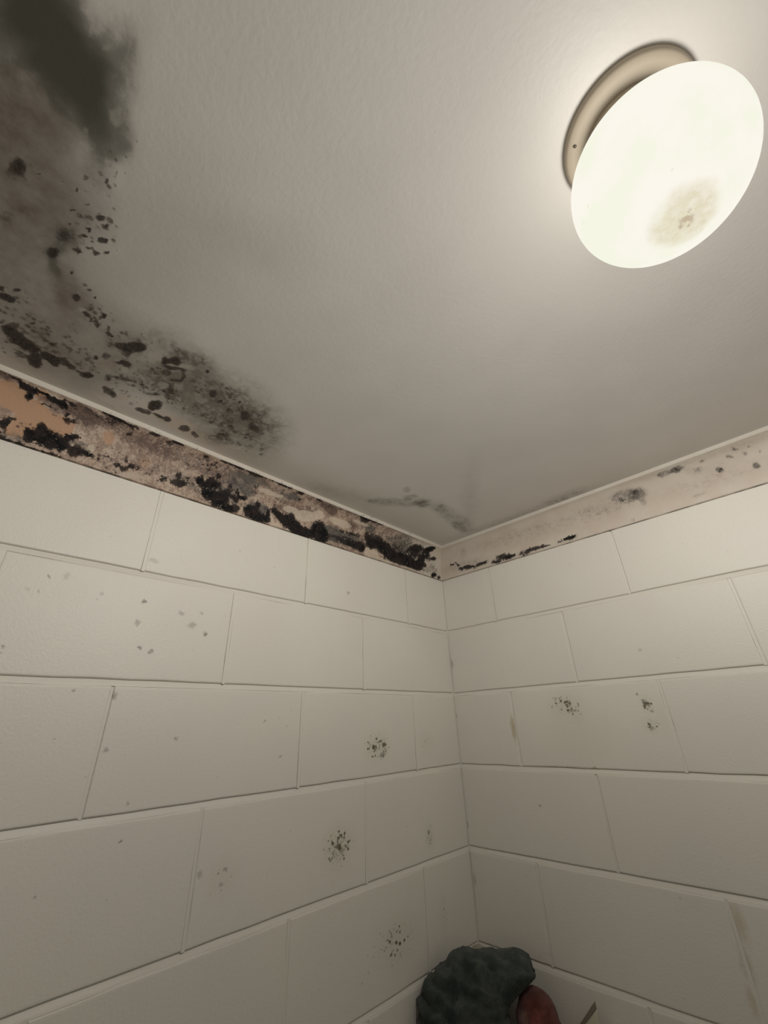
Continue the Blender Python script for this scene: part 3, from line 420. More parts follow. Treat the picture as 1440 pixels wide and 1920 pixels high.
def ceiling_material():
    n = NT('stained_ceiling_paint')
    P = n.pos()
    olive, brown, black, speck = n.attr('mould')
    pale, grey, peach, lime = n.attr('damage')
    nA, nB, nC = n.noise(P, 45, 4, .62), n.noise(P, 170, 2, .6), n.noise(P, 9, 1)
    rough = n.math('ADD', n.math('SUBTRACT', nA, .5), n.math('MULTIPLY', n.math('SUBTRACT', nB, .5), .8))
    base = n.mix(n.ramp(nC, .3, .7), (0.765, 0.735, 0.685), (0.740, 0.708, 0.660))
    def blotch(x, lo, hi, k=.9):
        return n.ramp(n.math('MULTIPLY_ADD', rough, k, x), lo, hi)
    base = n.mix(n.math('MULTIPLY', lime, .55), base, (.56, .54, .40))
    base = n.mix(n.math('MULTIPLY', peach, .55), base, (.70, .52, .40))
    base = n.mix(n.math('MULTIPLY', brown, n.math('MULTIPLY_ADD', nA, .6, .60), clamp=True), base, (.165, .135, .108))
    # colonies: darker rims, paler middles
    wn = n.t.nodes.new('ShaderNodeTexNoise'); n.put(wn.inputs['Vector'], P); wn.inputs['Scale'].default_value = 42; wn.inputs['Detail'].default_value = 3
    Pw = n.vec('MULTIPLY_ADD', wn.outputs['Color'], (.040, .040, .0), P)
    col, _ = n.voronoi(Pw, 50.0)
    rim = n.math('MULTIPLY', n.ramp(col, .14, .40), n.ramp(col, .80, .44), clamp=True)
    g = n.math('MULTIPLY', grey, n.math('MULTIPLY_ADD', blotch(grey, .20, .90, .9), .34, .74), clamp=True)
    g = n.math('MULTIPLY_ADD', n.math('MULTIPLY', rim, grey), .34, g, clamp=True)
    base = n.mix(n.math('MULTIPLY', g, .9), base, (.165, .145, .112))
    base = n.mix(n.math('MULTIPLY', n.math('MULTIPLY', rim, n.ramp(nA, .42, .62)), n.ramp(grey, .12, .7, 0, .50)), base, (.075, .064, .050))
    o = n.math('MULTIPLY', olive, n.math('MULTIPLY_ADD', blotch(olive, .1, .8), .55, .45), clamp=True)
    base = n.mix(o, base, (.082, .082, .060))
    vd, _ = n.voronoi(P, 105.0)
    vd2, _ = n.voronoi(P, 48.0)
    sp = n.ramp(n.math('SUBTRACT', n.math('MULTIPLY_ADD', speck, .66, -.13), vd), -.12, .12)
    sp2 = n.ramp(n.math('SUBTRACT', n.math('MULTIPLY_ADD', speck, .46, -.16), vd2), -.06, .08)
    sp = n.math('MULTIPLY', n.math('MULTIPLY', n.math('MAXIMUM', sp, sp2), n.ramp(nA, .42, .60)), n.ramp(speck, .03, .3))
    base = n.mix(n.math('MULTIPLY', sp, .80), base, (.070, .060, .048))
    pl = n.math('MULTIPLY', pale, blotch(pale, .15, .55, .7))
    base = n.mix(n.math('MULTIPLY', pl, .75), base, (.56, .53, .46))
    bk = n.math('MULTIPLY', blotch(black, .20, .72, 1.3), n.math('MULTIPLY', n.math('MULTIPLY_ADD', black, .45, .52), n.ramp(black, .03, .16)), clamp=True)
    base = n.mix(bk, base, n.mix(n.ramp(nB, .35, .65), (.020, .016, .015), (.070, .052, .042)))
    n.set(Base_Color=base, Roughness=n.math('MULTIPLY_ADD', black, .35, .48))
    n.put(n.bsdf.inputs['Specular IOR Level'], .45)
    # roller stipple of the gloss paint, crust where the mould is thick
    h = n.math('ADD', n.math('MULTIPLY', n.noise(P, 165, 1, .5), .5), n.math('MULTIPLY', black, .6))
    n.bump(h, .0009, .45)
    return n.mat

def cornice_material(name, left):
    n = NT(name)
    P = n.pos()
    tan, brown, grey, black = n.attr('mould')
    cream, speck, edge, pink = n.attr('damage')
    nA, nB, nC = n.noise(P, 60, 4, .65), n.noise(P, 210, 3, .65), n.noise(P, 15, 2)
    rough = n.math('ADD', n.math('SUBTRACT', nA, .5), n.math('MULTIPLY', n.math('SUBTRACT', nB, .5), 1.0))
    base = n.mix(n.ramp(nC, .3, .7), (.68, .64, .56), (.66, .60, .52))
    def blotch(x, lo, hi, k=.9):
        return n.ramp(n.math('MULTIPLY_ADD', rough, k, x), lo, hi)
    base = n.mix(n.math('MULTIPLY', pink, n.math('MULTIPLY_ADD', nC, .8, .45), clamp=True), base, (.47, .345, .255))
    if left:        # brown bloom over the whole damp face
        m1 = n.math('MULTIPLY', pink, n.ramp(rough, -.16, .14), clamp=True)
        base = n.mix(n.math('MULTIPLY', m1, .72), base, (.225, .150, .108))
    bt = blotch(tan, .35, .6, .45)
    base = n.mix(bt, base, n.mix(nA, (.50, .29, .17), (.44, .28, .18)))
    ringd, _ = n.voronoi(n.vec('ADD', P, n.vec('MULTIPLY', n.t.nodes.new('ShaderNodeTexNoise').outputs['Color'], (.02, .02, .02))), 60, 'DISTANCE_TO_EDGE')
    br = n.math('MULTIPLY', brown, n.math('MULTIPLY_ADD', blotch(brown, .25, .85, 1.4), .85, .32), clamp=True)
    base = n.mix(br, base, n.mix(nB, (.085, .052, .040), (.22, .145, .11)))
    gr = n.math('MULTIPLY', grey, n.math('MULTIPLY_ADD', blotch(grey, .2, .85, 1.4), .75, .38), clamp=True)
    base = n.mix(gr, base, n.mix(nB, (.055, .050, .045), (.17, .15, .125)))
    base = n.mix(n.math('MULTIPLY', n.math('MAXIMUM', br, gr), n.ramp(ringd, .10, .02, 0, .5)), base, (.05, .038, .033))
    vd, _ = n.voronoi(P, 130.0)
    sp = n.math('MULTIPLY', n.ramp(n.math('SUBTRACT', n.math('MULTIPLY_ADD', speck, .66, -.18), vd), -.14, .12), n.math('MULTIPLY', n.ramp(nA, .44, .60), n.ramp(speck, .03, .3)))
    base = n.mix(n.math('MULTIPLY', sp, .8), base, (.045, .034, .030))
    cr = blotch(cream, .35, .6, .6)
    base = n.mix(n.math('MULTIPLY', cr, .65), base, (.62, .53, .42))
    bk = n.math('MULTIPLY', blotch(black, .30, .62, 1.9), n.math('MULTIPLY', n.math('MULTIPLY_ADD', black, .30, .70), n.ramp(black, .02, .14)), clamp=True)
    fl = n.ramp(nB, .58, .68)
    dark = n.mix(n.ramp(nA, .38, .62), (.006, .007, .008), (.030, .023, .022))
    base = n.mix(bk, base, n.mix(n.math('MULTIPLY', fl, .16), dark, (.26, .22, .18)))
    base = n.mix(n.math('MULTIPLY', edge, n.ramp(nA, .25, .5, .5, 1)), base, (.045, .035, .028))
    n.set(Base_Color=base, Roughness=.62)
    n.put(n.bsdf.inputs['Specular IOR Level'], n.math('MULTIPLY_ADD', bk, -.3, .4))
    h = n.math('ADD', n.math('MULTIPLY', n.math('ADD', black, n.math('MULTIPLY', brown, .2)), nB), n.math('MULTIPLY', nB, .15))
    n.bump(h, .005, .7)
    return n.mat

def plain(name, col, rough=.5, spec=.4, bump=None):
    n = NT(name)
    P = n.pos()
    f = n.noise(P, 12, 3)
    n.set(Base_Color=n.mix(f, tuple(c * .94 for c in col), tuple(min(1, c * 1.05) for c in col)), Roughness=rough)
    n.put(n.bsdf.inputs['Specular IOR Level'], spec)
    if bump: n.bump(n.noise(P, bump[0], 3), bump[1], .5)
    return n.mat

M_block = wall_material('painted_block', 'y')
M_ceil = ceiling_material()
M_wall = plain('plain_wall_paint', (.62, .60, .57), .6, .3)
M_floor = plain('floor_vinyl', (.23, .22, .215), .5)

# ------------------------------------------------------------------ block walls
# joints between blocks: distance from the corner, course by course from the cornice down
PERPS = {'left': [[.203, .604, .994, 1.395], [.401, .797, 1.202, 1.6], [.203, .5975, .995, 1.396], [.398, .803, 1.203, 1.6], [.2, .601, 1.0, 1.4]],
         'right': [[.196, .597, .998, 1.4, 1.8], [.409, .806, 1.206, 1.605], [.205, .5995, 1.0, 1.4, 1.8], [.4025, .803, 1.204, 1.6], [.203, .598, .999, 1.4, 1.8]]}
# depth of the mortar in each end joint: proud = rubbed full, deep = open crack
DEPTH = {('left', 2, 2): -.003, ('right', 1, 0): -.003, ('right', 2, 0): -.003, ('right', 3, 0): -.0032, ('right', 0, 1): -.003,
         ('left', 3, 0): -.0004, ('left', 3, 1): -.0006, ('left', 1, 0): .0007, ('left', 1, 1): .0006, ('left', 0, 0): .0006, ('left', 0, 1): .0007, ('left', 0, 2): .0006, ('left', 2, 0): .0006, ('left', 2, 1): .0005, ('left', 4, 0): .0006,
         ('right', 0, 0): .0006, ('right', 4, 0): -.0004, ('right', 4, 1): -.0008}
rnd = random.Random(4)
WALL_D = .0075              # bed joints are raked this deep

def wall_pt(side, u, d, z):
    return (d, -u, z) if side == 'left' else (u, -d, z)

def block_mesh(side, u0, u1, z0, z1, rb):
    """one painted block: worn, slightly wavy arrises and a flat face"""
    nu, nz = 7, 4
    per = [(u0 + (u1 - u0) * i / nu, z0) for i in range(nu)] + [(u1, z0 + (z1 - z0) * i / nz) for i in range(nz)] \
        + [(u1 - (u1 - u0) * i / nu, z1) for i in range(nu)] + [(u0, z1 - (z1 - z0) * i / nz) for i in range(nz)]
    cu, cz = (u0 + u1) / 2, (z0 + z1) / 2
    hu, hz = (u1 - u0) / 2, (z1 - z0) / 2
    # (inset at ends and foot, inset at the rounded top arris, depth)
    rings = [(0.0, 0.0, -.012), (0.0, 0.0, -.0042), (.0008, .0014, -.0012), (.0022, .0034, -.0002), (.0045, .006, 0.0)]
    V, F = [], []
    jit = [(rnd.uniform(-.0007, .0007), rnd.uniform(-.0007, .0007)) for _ in per]
    for inset, top, d in rings:
        for (pu, pz), (ju, jz) in zip(per, jit):
            fu, fz = (pu - cu) / hu, (pz - cz) / hz
            iu = inset * (.75 if abs(fu) > .99 else 1)
            V.append(wall_pt(side, cu + fu * (hu - iu) + ju, d, cz + fz * (hz - (top if fz > 0 else inset)) + jz))
    n = len(per)
    for r in range(len(rings) - 1):
        for k in range(n):
            F.append((r * n + k, r * n + (k + 1) % n, (r + 1) * n + (k + 1) % n, (r + 1) * n + k))
    F.append(tuple(range((len(rings) - 1) * n, len(rings) * n)))
    return V, F

def build_wall(side, length):
    lst = []
    def wbox(u0, u1, d0, d1, z0, z1):
        a, b = wall_pt(side, u0, d0, z0), wall_pt(side, u1, d1, z1)
        lst.append((min(a[0], b[0]), max(a[0], b[0]), min(a[1], b[1]), max(a[1], b[1]), min(a[2], b[2]), max(a[2], b[2])))
    wbox(-.1 if side == 'left' else 0, length, -.1, -WALL_D, 0, ZC)
    blocks, beds = [], []
    for r in range(13):
        zt = 2.4 - COURSE * (r - 0) if r else 2.4
        zt, zb = 2.4 - COURSE * r, 2.2 - COURSE * r
        if r == 12: break
        row = PERPS[side][r] if r < 5 else PERPS[side][3 + (r - 1) % 2]
        ed = [0.0] + [p for p in row if p < length - .05] + [length]
        for i, (a, b) in enumerate(zip(ed, ed[1:])):
            g0 = .0008 if i == 0 else .0024
            g1 = .0 if b == length else .0024
            blocks.append((a + g0, b - g1, zb + .0048, zt - .0048))
            if b != length:
                dep = DEPTH.get((side, r, i), rnd.uniform(-.0024, -.0006))
                wbox(b - .003, b + .003, -.02, dep, zb + .004, zt - .004)
    # bed joints struck to a slope: deep under the upper block, flush on the lower one
    for r in range(12):
        z0, z1 = 2.2 - COURSE * r - .0062, 2.2 - COURSE * r + .0052
        seg = 24
        sec = []
        for k in range(seg + 1):
            u = length * k / seg
            j = rnd.uniform(-.0006, .0006)
            sec.append([wall_pt(side, u, d, z) for d, z in ((-.02, z0), (-.0008 + j, z0), (-.0016 + j, z0 + .003), (-.0052, z1), (-.02, z1))])
        beds.append(sec)
    # paint-filled corner joint
    if side == 'left': lst.append((-.02, .0012, -.0012, .02, 0, ZC))
    V, F = [], []
    for b in lst:
        v, f = box_data(*b); n = len(V)
        V += v; F += [tuple(i + n for i in q) for q in f]
    for sec in beds:
        n, m_ = len(V), len(sec[0])
        for q in sec: V += q
        for k in range(len(sec) - 1):
            F += [(n + k * m_ + i, n + k * m_ + (i + 1) % m_, n + (k + 1) * m_ + (i + 1) % m_, n + (k + 1) * m_ + i) for i in range(m_)]
        F += [tuple(range(n, n + m_)), tuple(range(n + (len(sec) - 1) * m_, n + len(sec) * m_))]
    wall = link_mesh('wall_' + side, V, F, M_block, recalc=True)
    structure(wall, 'cream painted concrete block wall left of the corner, with the mouldy cornice above' if side == 'left'
              else 'cream painted concrete block wall right of the corner, under the pale cornice')
    for u0, u1, z0, z1 in blocks:
        V, F = block_mesh(side, u0, u1, z0, z1, rnd)
        on = {k: [q for q in SPOTS.get(side + '_' + k, ()) if q[0] + 1.5 * q[2] > u0 and q[0] - 1.5 * q[2] < u1
                  and q[1] + 1.5 * q[3] > z0 and q[1] - 1.5 * q[3] < z1] for k in ('patch', 'dot', 'stain')}
        mat = wall_material('stained_block', 'y' if side == 'left' else 'x', on) if any(on.values()) else M_block
        link_mesh('concrete_block', V, F, mat, wall, recalc=True)
    return wall

wall_left = build_wall('left', -RY)
wall_right = build_wall('right', RX)

# the rest of the room, behind and beside the camera
structure(boxes('wall_back', [(-.1, RX + .1, RY - .1, RY, 0, ZC)], M_wall), 'plain cream painted wall behind the camera')
structure(boxes('wall_far', [(RX, RX + .1, RY, .1, 0, ZC)], M_wall), 'plain cream painted wall at the right, out of frame')
structure(boxes('floor', [(-.1, RX + .1, RY - .1, .1, -.1, 0)], M_floor), 'grey vinyl floor')

# ------------------------------------------------------------------ ceiling
def build_ceiling():
    xs = np.concatenate([np.arange(-.1, 0, .05), np.arange(0, .80, .0028), np.arange(.80, 1.5, .006)[:60], np.linspace(1.2, RX + .1, 8)])
    ys = np.concatenate([np.linspace(RY - .1, -1.5, 6)[:-1], np.arange(-1.5, 0.0, .0028), [0.0, .1]])
    xs = np.unique(np.round(xs, 5))
    X, Y = np.meshgrid(xs, ys, indexing='ij')
    nx, ny = X.shape
    u, v = X.ravel(), Y.ravel()
    # gentle sag and trowel unevenness of the sheet
    z = np.full(u.shape, ZC)
    V = np.stack([u, v, z], -1)
    i = np.arange(nx * ny).reshape(nx, ny)
    F = np.stack([i[:-1, :-1].ravel(), i[:-1, 1:].ravel(), i[1:, 1:].ravel(), i[1:, :-1].ravel()], -1)
    # slab above it
    n = len(V)
    top = np.array([(xs[0], ys[0], ZC + .1), (xs[0], ys[-1], ZC + .1), (xs[-1], ys[-1], ZC + .1), (xs[-1], ys[0], ZC + .1)])
    me = bpy.data.meshes.new('ceiling')
    rim = [tuple(i[0, :]) + (n + 1, n), tuple(i[:, -1]) + (n + 2, n + 1), tuple(i[-1, ::-1]) + (n + 3, n + 2), tuple(i[::-1, 0]) + (n, n + 3)]
    me.from_pydata(np.vstack([V, top]).tolist(), [], F.tolist() + [tuple(int(q) for q in r) for r in rim] + [(n, n + 1, n + 2, n + 3)])
    me.update()
    o = bpy.data.objects.new('ceiling', me); C.objects.link(o)
    me.materials.append(M_ceil)
    pad = lambda a: np.concatenate([a, np.zeros(4)])
    L = lambda k, warp, fr, sd: stain_layer(k, u, v, warp, fr, sd)
    color_attr(me, 'mould', [pad(L('olive', .012, 30, 1)), pad(L('brown', .02, 15, 2)), pad(L('black', .0035, 110, 3)), pad(L('speck', .01, 30, 4))])
    color_attr(me, 'damage', [pad(L('pale', .006, 60, 5)), pad(L('grey', .008, 45, 6)), pad(L('peach', .006, 40, 7)), pad(L('lime', .01, 20, 8))])
    return structure(o, 'cream painted ceiling with dark mould patches spreading from the left wall')
build_ceiling()

# ------------------------------------------------------------------ cove cornices
def cove_profile():
    """(projection, height) from wall foot to ceiling lip"""
    p = [(0.0, ZB - .0005), (.0045, ZB), (.0058, ZB + .0015), (.0062, ZB + .005)]
    n = 26
    x0, z0, x1, z1 = .0062, ZB + .005, PJ - .0048, ZC - .0100
    for k in range(1, n + 1):
        t = k / n * math.pi / 2
        # concave quarter between foot and lip, flattened
        cx, cz = x0 + (x1 - x0) * (1 - math.cos(t)), z0 + (z1 - z0) * math.sin(t)
        lx, lz = x0 + (x1 - x0) * k / n, z0 + (z1 - z0) * k / n
        p.append((lx * .35 + cx * .65, lz * .35 + cz * .65))
    p += [(PJ - .0046, ZC - .0098), (PJ - .0026, ZC - .0096), (PJ - .0020, ZC - .0090), (PJ - .0002, ZC - .0015), (PJ, ZC + .0005)]
    return p

def build_cornice(side, length, name, label, mat):
    prof = cove_profile()
    m_ = len(prof)
    us = np.arange(0, length - .05, .0018)
    U, Vv, pts = [], [], []
    arc = np.concatenate([[0], np.cumsum([math.dist(a, b) for a, b in zip(prof, prof[1:])])])
    ts = np.linspace(0, 1, len(us))
    for t in ts:
        for (pr, z), s in zip(prof, arc):
            u = pr + (length - pr) * t                      # mitred at the corner
            U.append(u)
            # coordinate across the face measured along the chord, as the stain maps are
            Vv.append((.5 * pr / PJ + .5 * (z - ZB) / (ZC - ZB)) * .124)
            pts.append(wall_pt(side, u, pr, z))
    U, Vv = np.array(U), np.array(Vv)
    n = len(us)
    i = np.arange(n * m_).reshape(n, m_)
    F = np.stack([i[:-1, :-1].ravel(), i[1:, :-1].ravel(), i[1:, 1:].ravel(), i[:-1, 1:].ravel()], -1)
    me = bpy.data.meshes.new(name)
    back = [wall_pt(side, t * length, 0.0, ZC + .0005) for t in (0, 1)]
    nb = len(pts)
    end = [tuple(int(q) for q in i[0, :]) + (nb,), tuple(int(q) for q in i[-1, :]) + (nb + 1,)]
    me.from_pydata(pts + back, [], F.tolist() + end)
    bm = bmesh.new(); bm.from_mesh(me)
    bmesh.ops.recalc_face_normals(bm, faces=bm.faces[:])
    bm.to_mesh(me); bm.free()
    me.polygons.foreach_set('use_smooth', [True] * len(me.polygons))
    me.update()
    o = bpy.data.objects.new(name, me); C.objects.link(o)
    me.materials.append(mat)
    pad = lambda a: np.concatenate([a, np.zeros(2)])
    k = side[0].upper()
    L = lambda key, warp, fr, sd: stain_layer(k + key, U, Vv, warp, fr, sd) if k + key in STAINS else np.zeros_like(U)
    # paint of the lip has stayed fairly clean
    lip = np.tile(np.array([1.0 if q < m_ - 4 else .0 for q in range(m_)]), n)
    foot = np.tile(np.array([1.0 if q in (0, 1) else 0.0 for q in range(m_)]), n)
    mottle = np.clip(.55 + 1.6 * fbm(U * 40, Vv * 0, 21), 0, 1)
    color_attr(me, 'mould', [pad(L('tan', .004, 60, 11) * lip), pad(L('brown', .006, 60, 12) * lip), pad(L('grey', .005, 80, 13) * lip), pad(L('black', .0028, 150, 14) * (.25 + .75 * lip))])
    edge = foot * mottle * (.9 if side == 'left' else .75)  # underside of the cornice foot darkened in patches
    edge_top = np.tile(np.array([1.0 if q in (m_ - 5, m_ - 6) else 0.0 for q in range(m_)]), n) * np.clip(-.1 + 2.2 * fbm(U * 25 + 5, Vv * 0, 22), 0, 1) * (1 if side == 'left' else .25)
    pink = np.clip((U - .03) * 3.0, .15, 1) if side == 'left' else np.full_like(U, .38)
    color_attr(me, 'damage', [pad(L('cream', .003, 90, 15) * lip), pad(L('speck', .006, 60, 16) * lip), pad(np.maximum(edge, edge_top)), pad(pink * lip)])
    return structure(o, label)
build_cornice('left', -RY, 'trim_1', 'cove cornice above the left wall, covered in black and brown mould with flaked paint', cornice_material('mouldy_cornice_paint', True))
build_cornice('right', RX, 'trim_2', 'pale cove cornice above the right wall with a few grey mould spots', cornice_material('pale_cornice_paint', False))

# ------------------------------------------------------------------ ceiling lamp
def build_lamp():
    t = thing('ceiling_lamp', 'lit white opal globe lamp on a round cream base on the ceiling', 'lamp', (LAMP_XY[0], LAMP_XY[1], ZC))
    mb = plain('lamp_base_enamel', (.50, .43, .335), .5, .3)
    base = lathe('base', [(0, .001), (.0655, .001), (.0665, 0), (.0665, -.0045), (.0655, -.0070), (.0635, -.0085), (.058, -.0098), (.050, -.0105), (0, -.0105)], mb, t)
    lathe('gallery', [(0, -.009), (.046, -.009), (.0455, -.018), (.0445, -.024), (.0440, -.0300), (.0415, -.0300), (.0415, -.012), (0, -.012)], mb, t)
    sc = lathe('screw', [(0, 0), (.0016, 0), (.0016, -.0008), (.0009, -.0013), (0, -.0013)], plain('screw_steel', (.12, .10, .08), .4), t, 12)
    sc.location = (-.047, -.034, -.0104)
    # opal glass globe
    R, zc = .079, -.100
    prof = []
    a0 = 0.0
    for k in range(41):
        a = math.pi * k / 40
        prof.append((R * math.sin(a) if 0 < k < 40 else 0, zc + R * math.cos(a)))
    g = NT('lit_opal_glass')
    O = g.objco()
    rel = g.vec('SUBTRACT', O, (0, 0, zc - R))
    d = g.vec('LENGTH', rel)
    nz1, nz2, nz3 = g.noise(O, 22, 3), g.noise(O, 130, 5, .7), g.noise(O, 9, 2)
    glow = g.mix(g.ramp(nz1, .35, .65), (.97, .93, .84), (.92, .92, .78))
    # dust and dead insects lying in the bottom of the globe dim the glass
    heap = g.ramp(g.math('ADD', d, g.math('MULTIPLY', g.math('SUBTRACT', nz1, .5), .030)), .033, .018)
    mottle = g.math('MULTIPLY', heap, g.math('MULTIPLY_ADD', g.ramp(nz2, .3, .7), .5, .5))
    glow = g.mix(g.math('MULTIPLY', mottle, .80), glow, (.70, .62, .42))
    bug = g.ramp(g.math('ADD', d, g.math('MULTIPLY', g.math('SUBTRACT', nz2, .5), .045)), .008, .001)
    glow = g.mix(g.math('MULTIPLY', bug, .7), glow, (.42, .30, .18))
    vd, _ = g.voronoi(O, 62)
    fly = g.math('MULTIPLY', g.ramp(vd, .11, .04), g.ramp(g.noise(O, 25, 2), .52, .66))
    glow = g.mix(g.math('MULTIPLY', fly, .3), glow, (.70, .60, .45))
    em = g.t.nodes.new('ShaderNodeEmission'); g.put(em.inputs[0], glow); em.inputs[1].default_value = 1.0
    tr = g.t.nodes.new('ShaderNodeBsdfTransparent'); tr.inputs[0].default_value = (1, 1, 1, 1)
    mx = g.t.nodes.new('ShaderNodeMixShader'); mx.inputs[0].default_value = .03
    g.t.links.new(em.outputs[0], mx.inputs[1]); g.t.links.new(tr.outputs[0], mx.inputs[2])
    g.t.links.new(mx.outputs[0], g.out.inputs['Surface'])
    globe = lathe('globe', prof, g.mat, t, 96)
    globe['label'] = 'white opal glass globe with dust and dead insects in its bottom'
    # the bulb: lobe shaped by hand to hold light off ceiling and lower walls
    ld = bpy.data.lights.new('bulb', 'POINT')
    ld.energy = LAMP_POWER; ld.color = LAMP_COLOR; ld.shadow_soft_size = .03
    ld.use_nodes = True
    nt = ld.node_tree
    em = nt.nodes['Emission']
    geo = nt.nodes.new('ShaderNodeNewGeometry'); sp = nt.nodes.new('ShaderNodeSeparateXYZ')
    nt.links.new(geo.outputs['Incoming'], sp.inputs[0])
    mr = nt.nodes.new('ShaderNodeFloatCurve')
    mp = nt.nodes.new('ShaderNodeMath'); mp.operation = 'MULTIPLY_ADD'; mp.inputs[1].default_value = LOBE_SIGN * .5; mp.inputs[2].default_value = .5
    nt.links.new(sp.outputs[2], mp.inputs[0])
    cv = mr.mapping.curves[0]
    # 0 = straight down, .5 = level, 1 = straight up
    cv.points[0].location = (0, .25); cv.points[1].location = (1, .05)
    for x, y in ((.12, .36), (.25, .60), (.4, .95), (.5, 1.0), (.56, .82), (.64, .40), (.74, .14), (.88, .05)): cv.points.new(x, y)
    mr.mapping.update()
    nt.links.new(mp.outputs[0], mr.inputs['Value'])
    nt.links.new(mr.outputs[0], em.inputs['Strength'])
    lo = bpy.data.objects.new('bulb', ld); C.objects.link(lo)
    lo.parent = t; lo.location = (0, 0, -.13)
LOBE_SIGN = 1
build_lamp()

# ------------------------------------------------------------------ corner shelf and the cloths on it
SHELF_Z = 1.20
def build_shelf():
    R = .37
    pts = [(.0, .0)] + [(R * math.cos(a), -R * math.sin(a)) for a in np.linspace(0, math.pi / 2, 25)]
    pts = [(x if x > .001 else .001, y if y < -.001 else -.001) for x, y in pts]
    n = len(pts)
    V = [(x, y, SHELF_Z - .02) for x, y in pts] + [(x, y, SHELF_Z) for x, y in pts]
    F = [tuple(range(n)), tuple(range(n, 2 * n))] + [(k, (k + 1) % n, n + (k + 1) % n, n + k) for k in range(n)]
    t = link_mesh('corner_shelf', V, F, plain('white_shelf_plastic', (.7, .68, .62), .35), recalc=True)
    t['label'] = 'white quarter-round shelf in the wall corner under the green towel'; t['category'] = 'shelf'
build_shelf()

def diag(t, s, z):
    """t along the corner's cross direction, s out from the corner, z up"""
    k = math.sqrt(.5)
    return np.array([(t + s) * k, (t - s) * k, z])

def lump(name, label, cat, lobes, mat, seed, fold=.010, fine=.003, seg=(150, 90), floor=SHELF_Z, sub=None):
    """a crumpled bundle of cloth: union of soft lobes, then folds; lobes (t, s, z, rt, rs, rz)"""
    c0 = np.array(lobes[0][:3])
    th = np.linspace(0, 2 * np.pi, seg[0], endpoint=False); ph = np.linspace(0, np.pi, seg[1])
    T, Pp = np.meshgrid(th, ph, indexing='ij')
    D = np.stack([np.cos(T) * np.sin(Pp), np.sin(T) * np.sin(Pp), np.cos(Pp)], -1)
    acc = np.zeros(T.shape)
    for (lt, ls, lz, a, b, c) in lobes:
        S = 1 / np.array([a, b, c]); o = (c0 - np.array([lt, ls, lz])) * S; d = D * S
        A = (d * d).sum(-1); B = (d * o).sum(-1); Cc = (o * o).sum() - 1
        disc = B * B - A * Cc
        t = np.where(disc > 0, (-B + np.sqrt(np.maximum(disc, 0))) / A, 0)
        acc += np.maximum(t, 0) ** 9
    r = acc ** (1 / 9)
    Q = c0 + D * r[..., None]
    # long folds that run across the bundle, sagging from the top left
    w1 = Q[..., 2] + .22 * Q[..., 0] + .02 * fbm(Q[..., 0] * 14, Q[..., 1] * 14 + Q[..., 2] * 6, seed)
    f = np.abs(np.mod(w1 * 30 + 1.6 * fbm(Q[..., 0] * 9, Q[..., 2] * 9, seed + 3), 1) - .5) * 2
    f = f ** .8
    g = fbm(Q[..., 0] * 30 + Q[..., 1] * 13, Q[..., 2] * 30, seed + 7)
    hgt = fold * (f - .5) + fold * 1.6 * g + fine * fbm(Q[..., 0] * 160 + Q[..., 1] * 70, Q[..., 2] * 160, seed + 12)
    hgt *= np.sin(Pp) ** .4
    Q = Q + D * hgt[..., None]
    W = np.stack([(Q[..., 0] + Q[..., 1]) * math.sqrt(.5), (Q[..., 0] - Q[..., 1]) * math.sqrt(.5), Q[..., 2]], -1)
    W[..., 0] = np.maximum(W[..., 0], .004); W[..., 1] = np.minimum(W[..., 1], -.004); W[..., 2] = np.maximum(W[..., 2], floor)
    n, m2 = T.shape
    i = np.arange(n * m2).reshape(n, m2); j = np.roll(i, -1, 0)
    F = np.stack([i[:, :-1].ravel(), i[:, 1:].ravel(), j[:, 1:].ravel(), j[:, :-1].ravel()], -1)
    o = link_mesh(name, W.reshape(-1, 3), F.tolist(), mat, smooth=True, recalc=False)
    bm = bmesh.new(); bm.from_mesh(o.data)
    bmesh.ops.remove_doubles(bm, verts=bm.verts[:], dist=1e-5)
    bmesh.ops.recalc_face_normals(bm, faces=bm.faces[:])
    bm.to_mesh(o.data); bm.free()
    o['label'] = label; o['category'] = cat
    return o

def cloth_material(name, a, b, accent=None):
    n = NT(name)
    P = n.pos()
    f = n.ramp(n.noise(P, 30, 5, .65), .35, .68)
    col = n.mix(f, a, b)
    if accent: col = n.mix(n.ramp(n.noise(P, 14, 3), .58, .7, 0, .6), col, accent)
    n.set(Base_Color=col, Roughness=.95)
    n.put(n.bsdf.inputs['Specular IOR Level'], .1)
    n.put(n.bsdf.inputs['Sheen Weight'], .15)
    n.bump(n.noise(P, 420, 3, .7), .003, .8)
    return n.mat

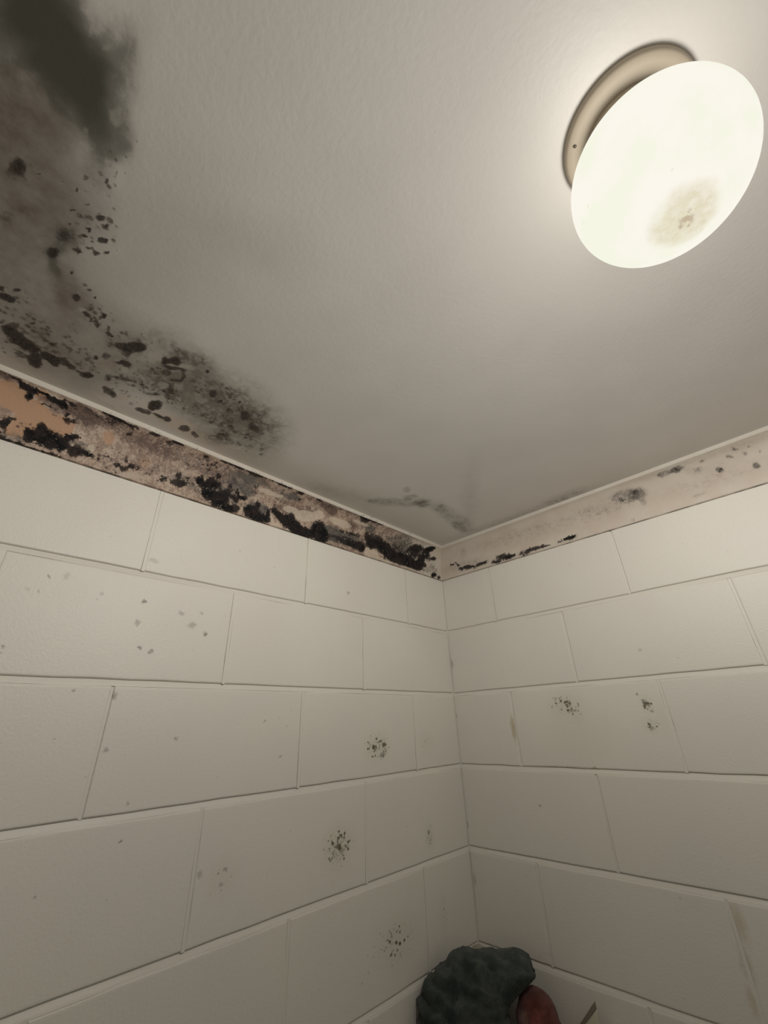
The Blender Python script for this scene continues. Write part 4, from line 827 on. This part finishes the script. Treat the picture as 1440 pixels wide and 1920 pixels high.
lump('green_towel', 'dark green crumpled towel heaped on the corner shelf where the block walls meet', 'towel',
     [(-.070, .185, 1.32, .093, .072, .126), (-.108, .19, 1.34, .066, .066, .084), (-.035, .185, 1.405, .065, .064, .046), (.026, .185, 1.424, .066, .066, .022), (-.075, .185, 1.24, .090, .072, .05)],
     cloth_material('green_terry', (.026, .040, .034), (.078, .090, .078)), 31, .017, .007)
lump('red_cloth', 'dark red crumpled cloth tucked under the right side of the green towel', 'cloth',
     [(.080, .205, 1.290, .044, .056, .098), (.094, .20, 1.335, .030, .05, .048), (.066, .205, 1.345, .030, .05, .046), (.080, .205, 1.24, .045, .055, .05)],
     cloth_material('red_cloth_weave', (.10, .030, .024), (.20, .065, .052), (.30, .20, .16)), 57, .008, .003, (130, 90))
lump('pale_cloth', 'pale folded cloth peeping out above the green towel in the corner', 'cloth',
     [(-.012, .058, 1.33, .042, .028, .090), (-.01, .058, 1.25, .045, .03, .05)],
     cloth_material('pale_cotton', (.36, .33, .26), (.46, .43, .35)), 77, .003, .001, (80, 60))

def build_pouch():
    """soft pale refill pouch with a pointed top corner, standing by the right wall"""
    t = thing('plastic_pouch', 'pale plastic pouch with a pointed corner beside the right block wall', 'pouch', (.287, -.040, SHELF_Z), math.radians(6))
    n = 28
    def tube(name, q0, q1, rows, mat, extra):
        V, F = [], []
        for k in range(rows):
            q = q0 + (q1 - q0) * k / (rows - 1)
            for j in range(n):
                a = 2 * math.pi * j / n
                wdt = .030 * (1 - .30 * min(q, 1)) + extra * .4
                thick = .017 * max(0, 1 - q) ** .6 + .0010 + extra
                top = .160 + .022 * math.cos(a)                     # slanted: one top corner stands up as a point
                V.append((wdt * math.cos(a) + .002 * math.sin(9 * q + 2 * a) * (1 - q * .8), thick * math.sin(a) + .004 * q, max(top * q, 0) + .001))
        for k in range(rows - 1):
            for j in range(n):
                F.append((k * n + j, k * n + (j + 1) % n, (k + 1) * n + (j + 1) % n, (k + 1) * n + j))
        F += [tuple(range(n)), tuple(range((rows - 1) * n, rows * n))]
        return link_mesh(name, V, F, mat, t, smooth=True, recalc=True)
    tube('body', 0.0, .98, 20, plain('pale_pouch_film', (.52, .49, .38), .3), 0.0)
    tube('seal', .97, 1.03, 4, plain('pouch_seal', (.20, .17, .13), .4), .0006)['label'] = 'dark sealed top edge'
build_pouch()
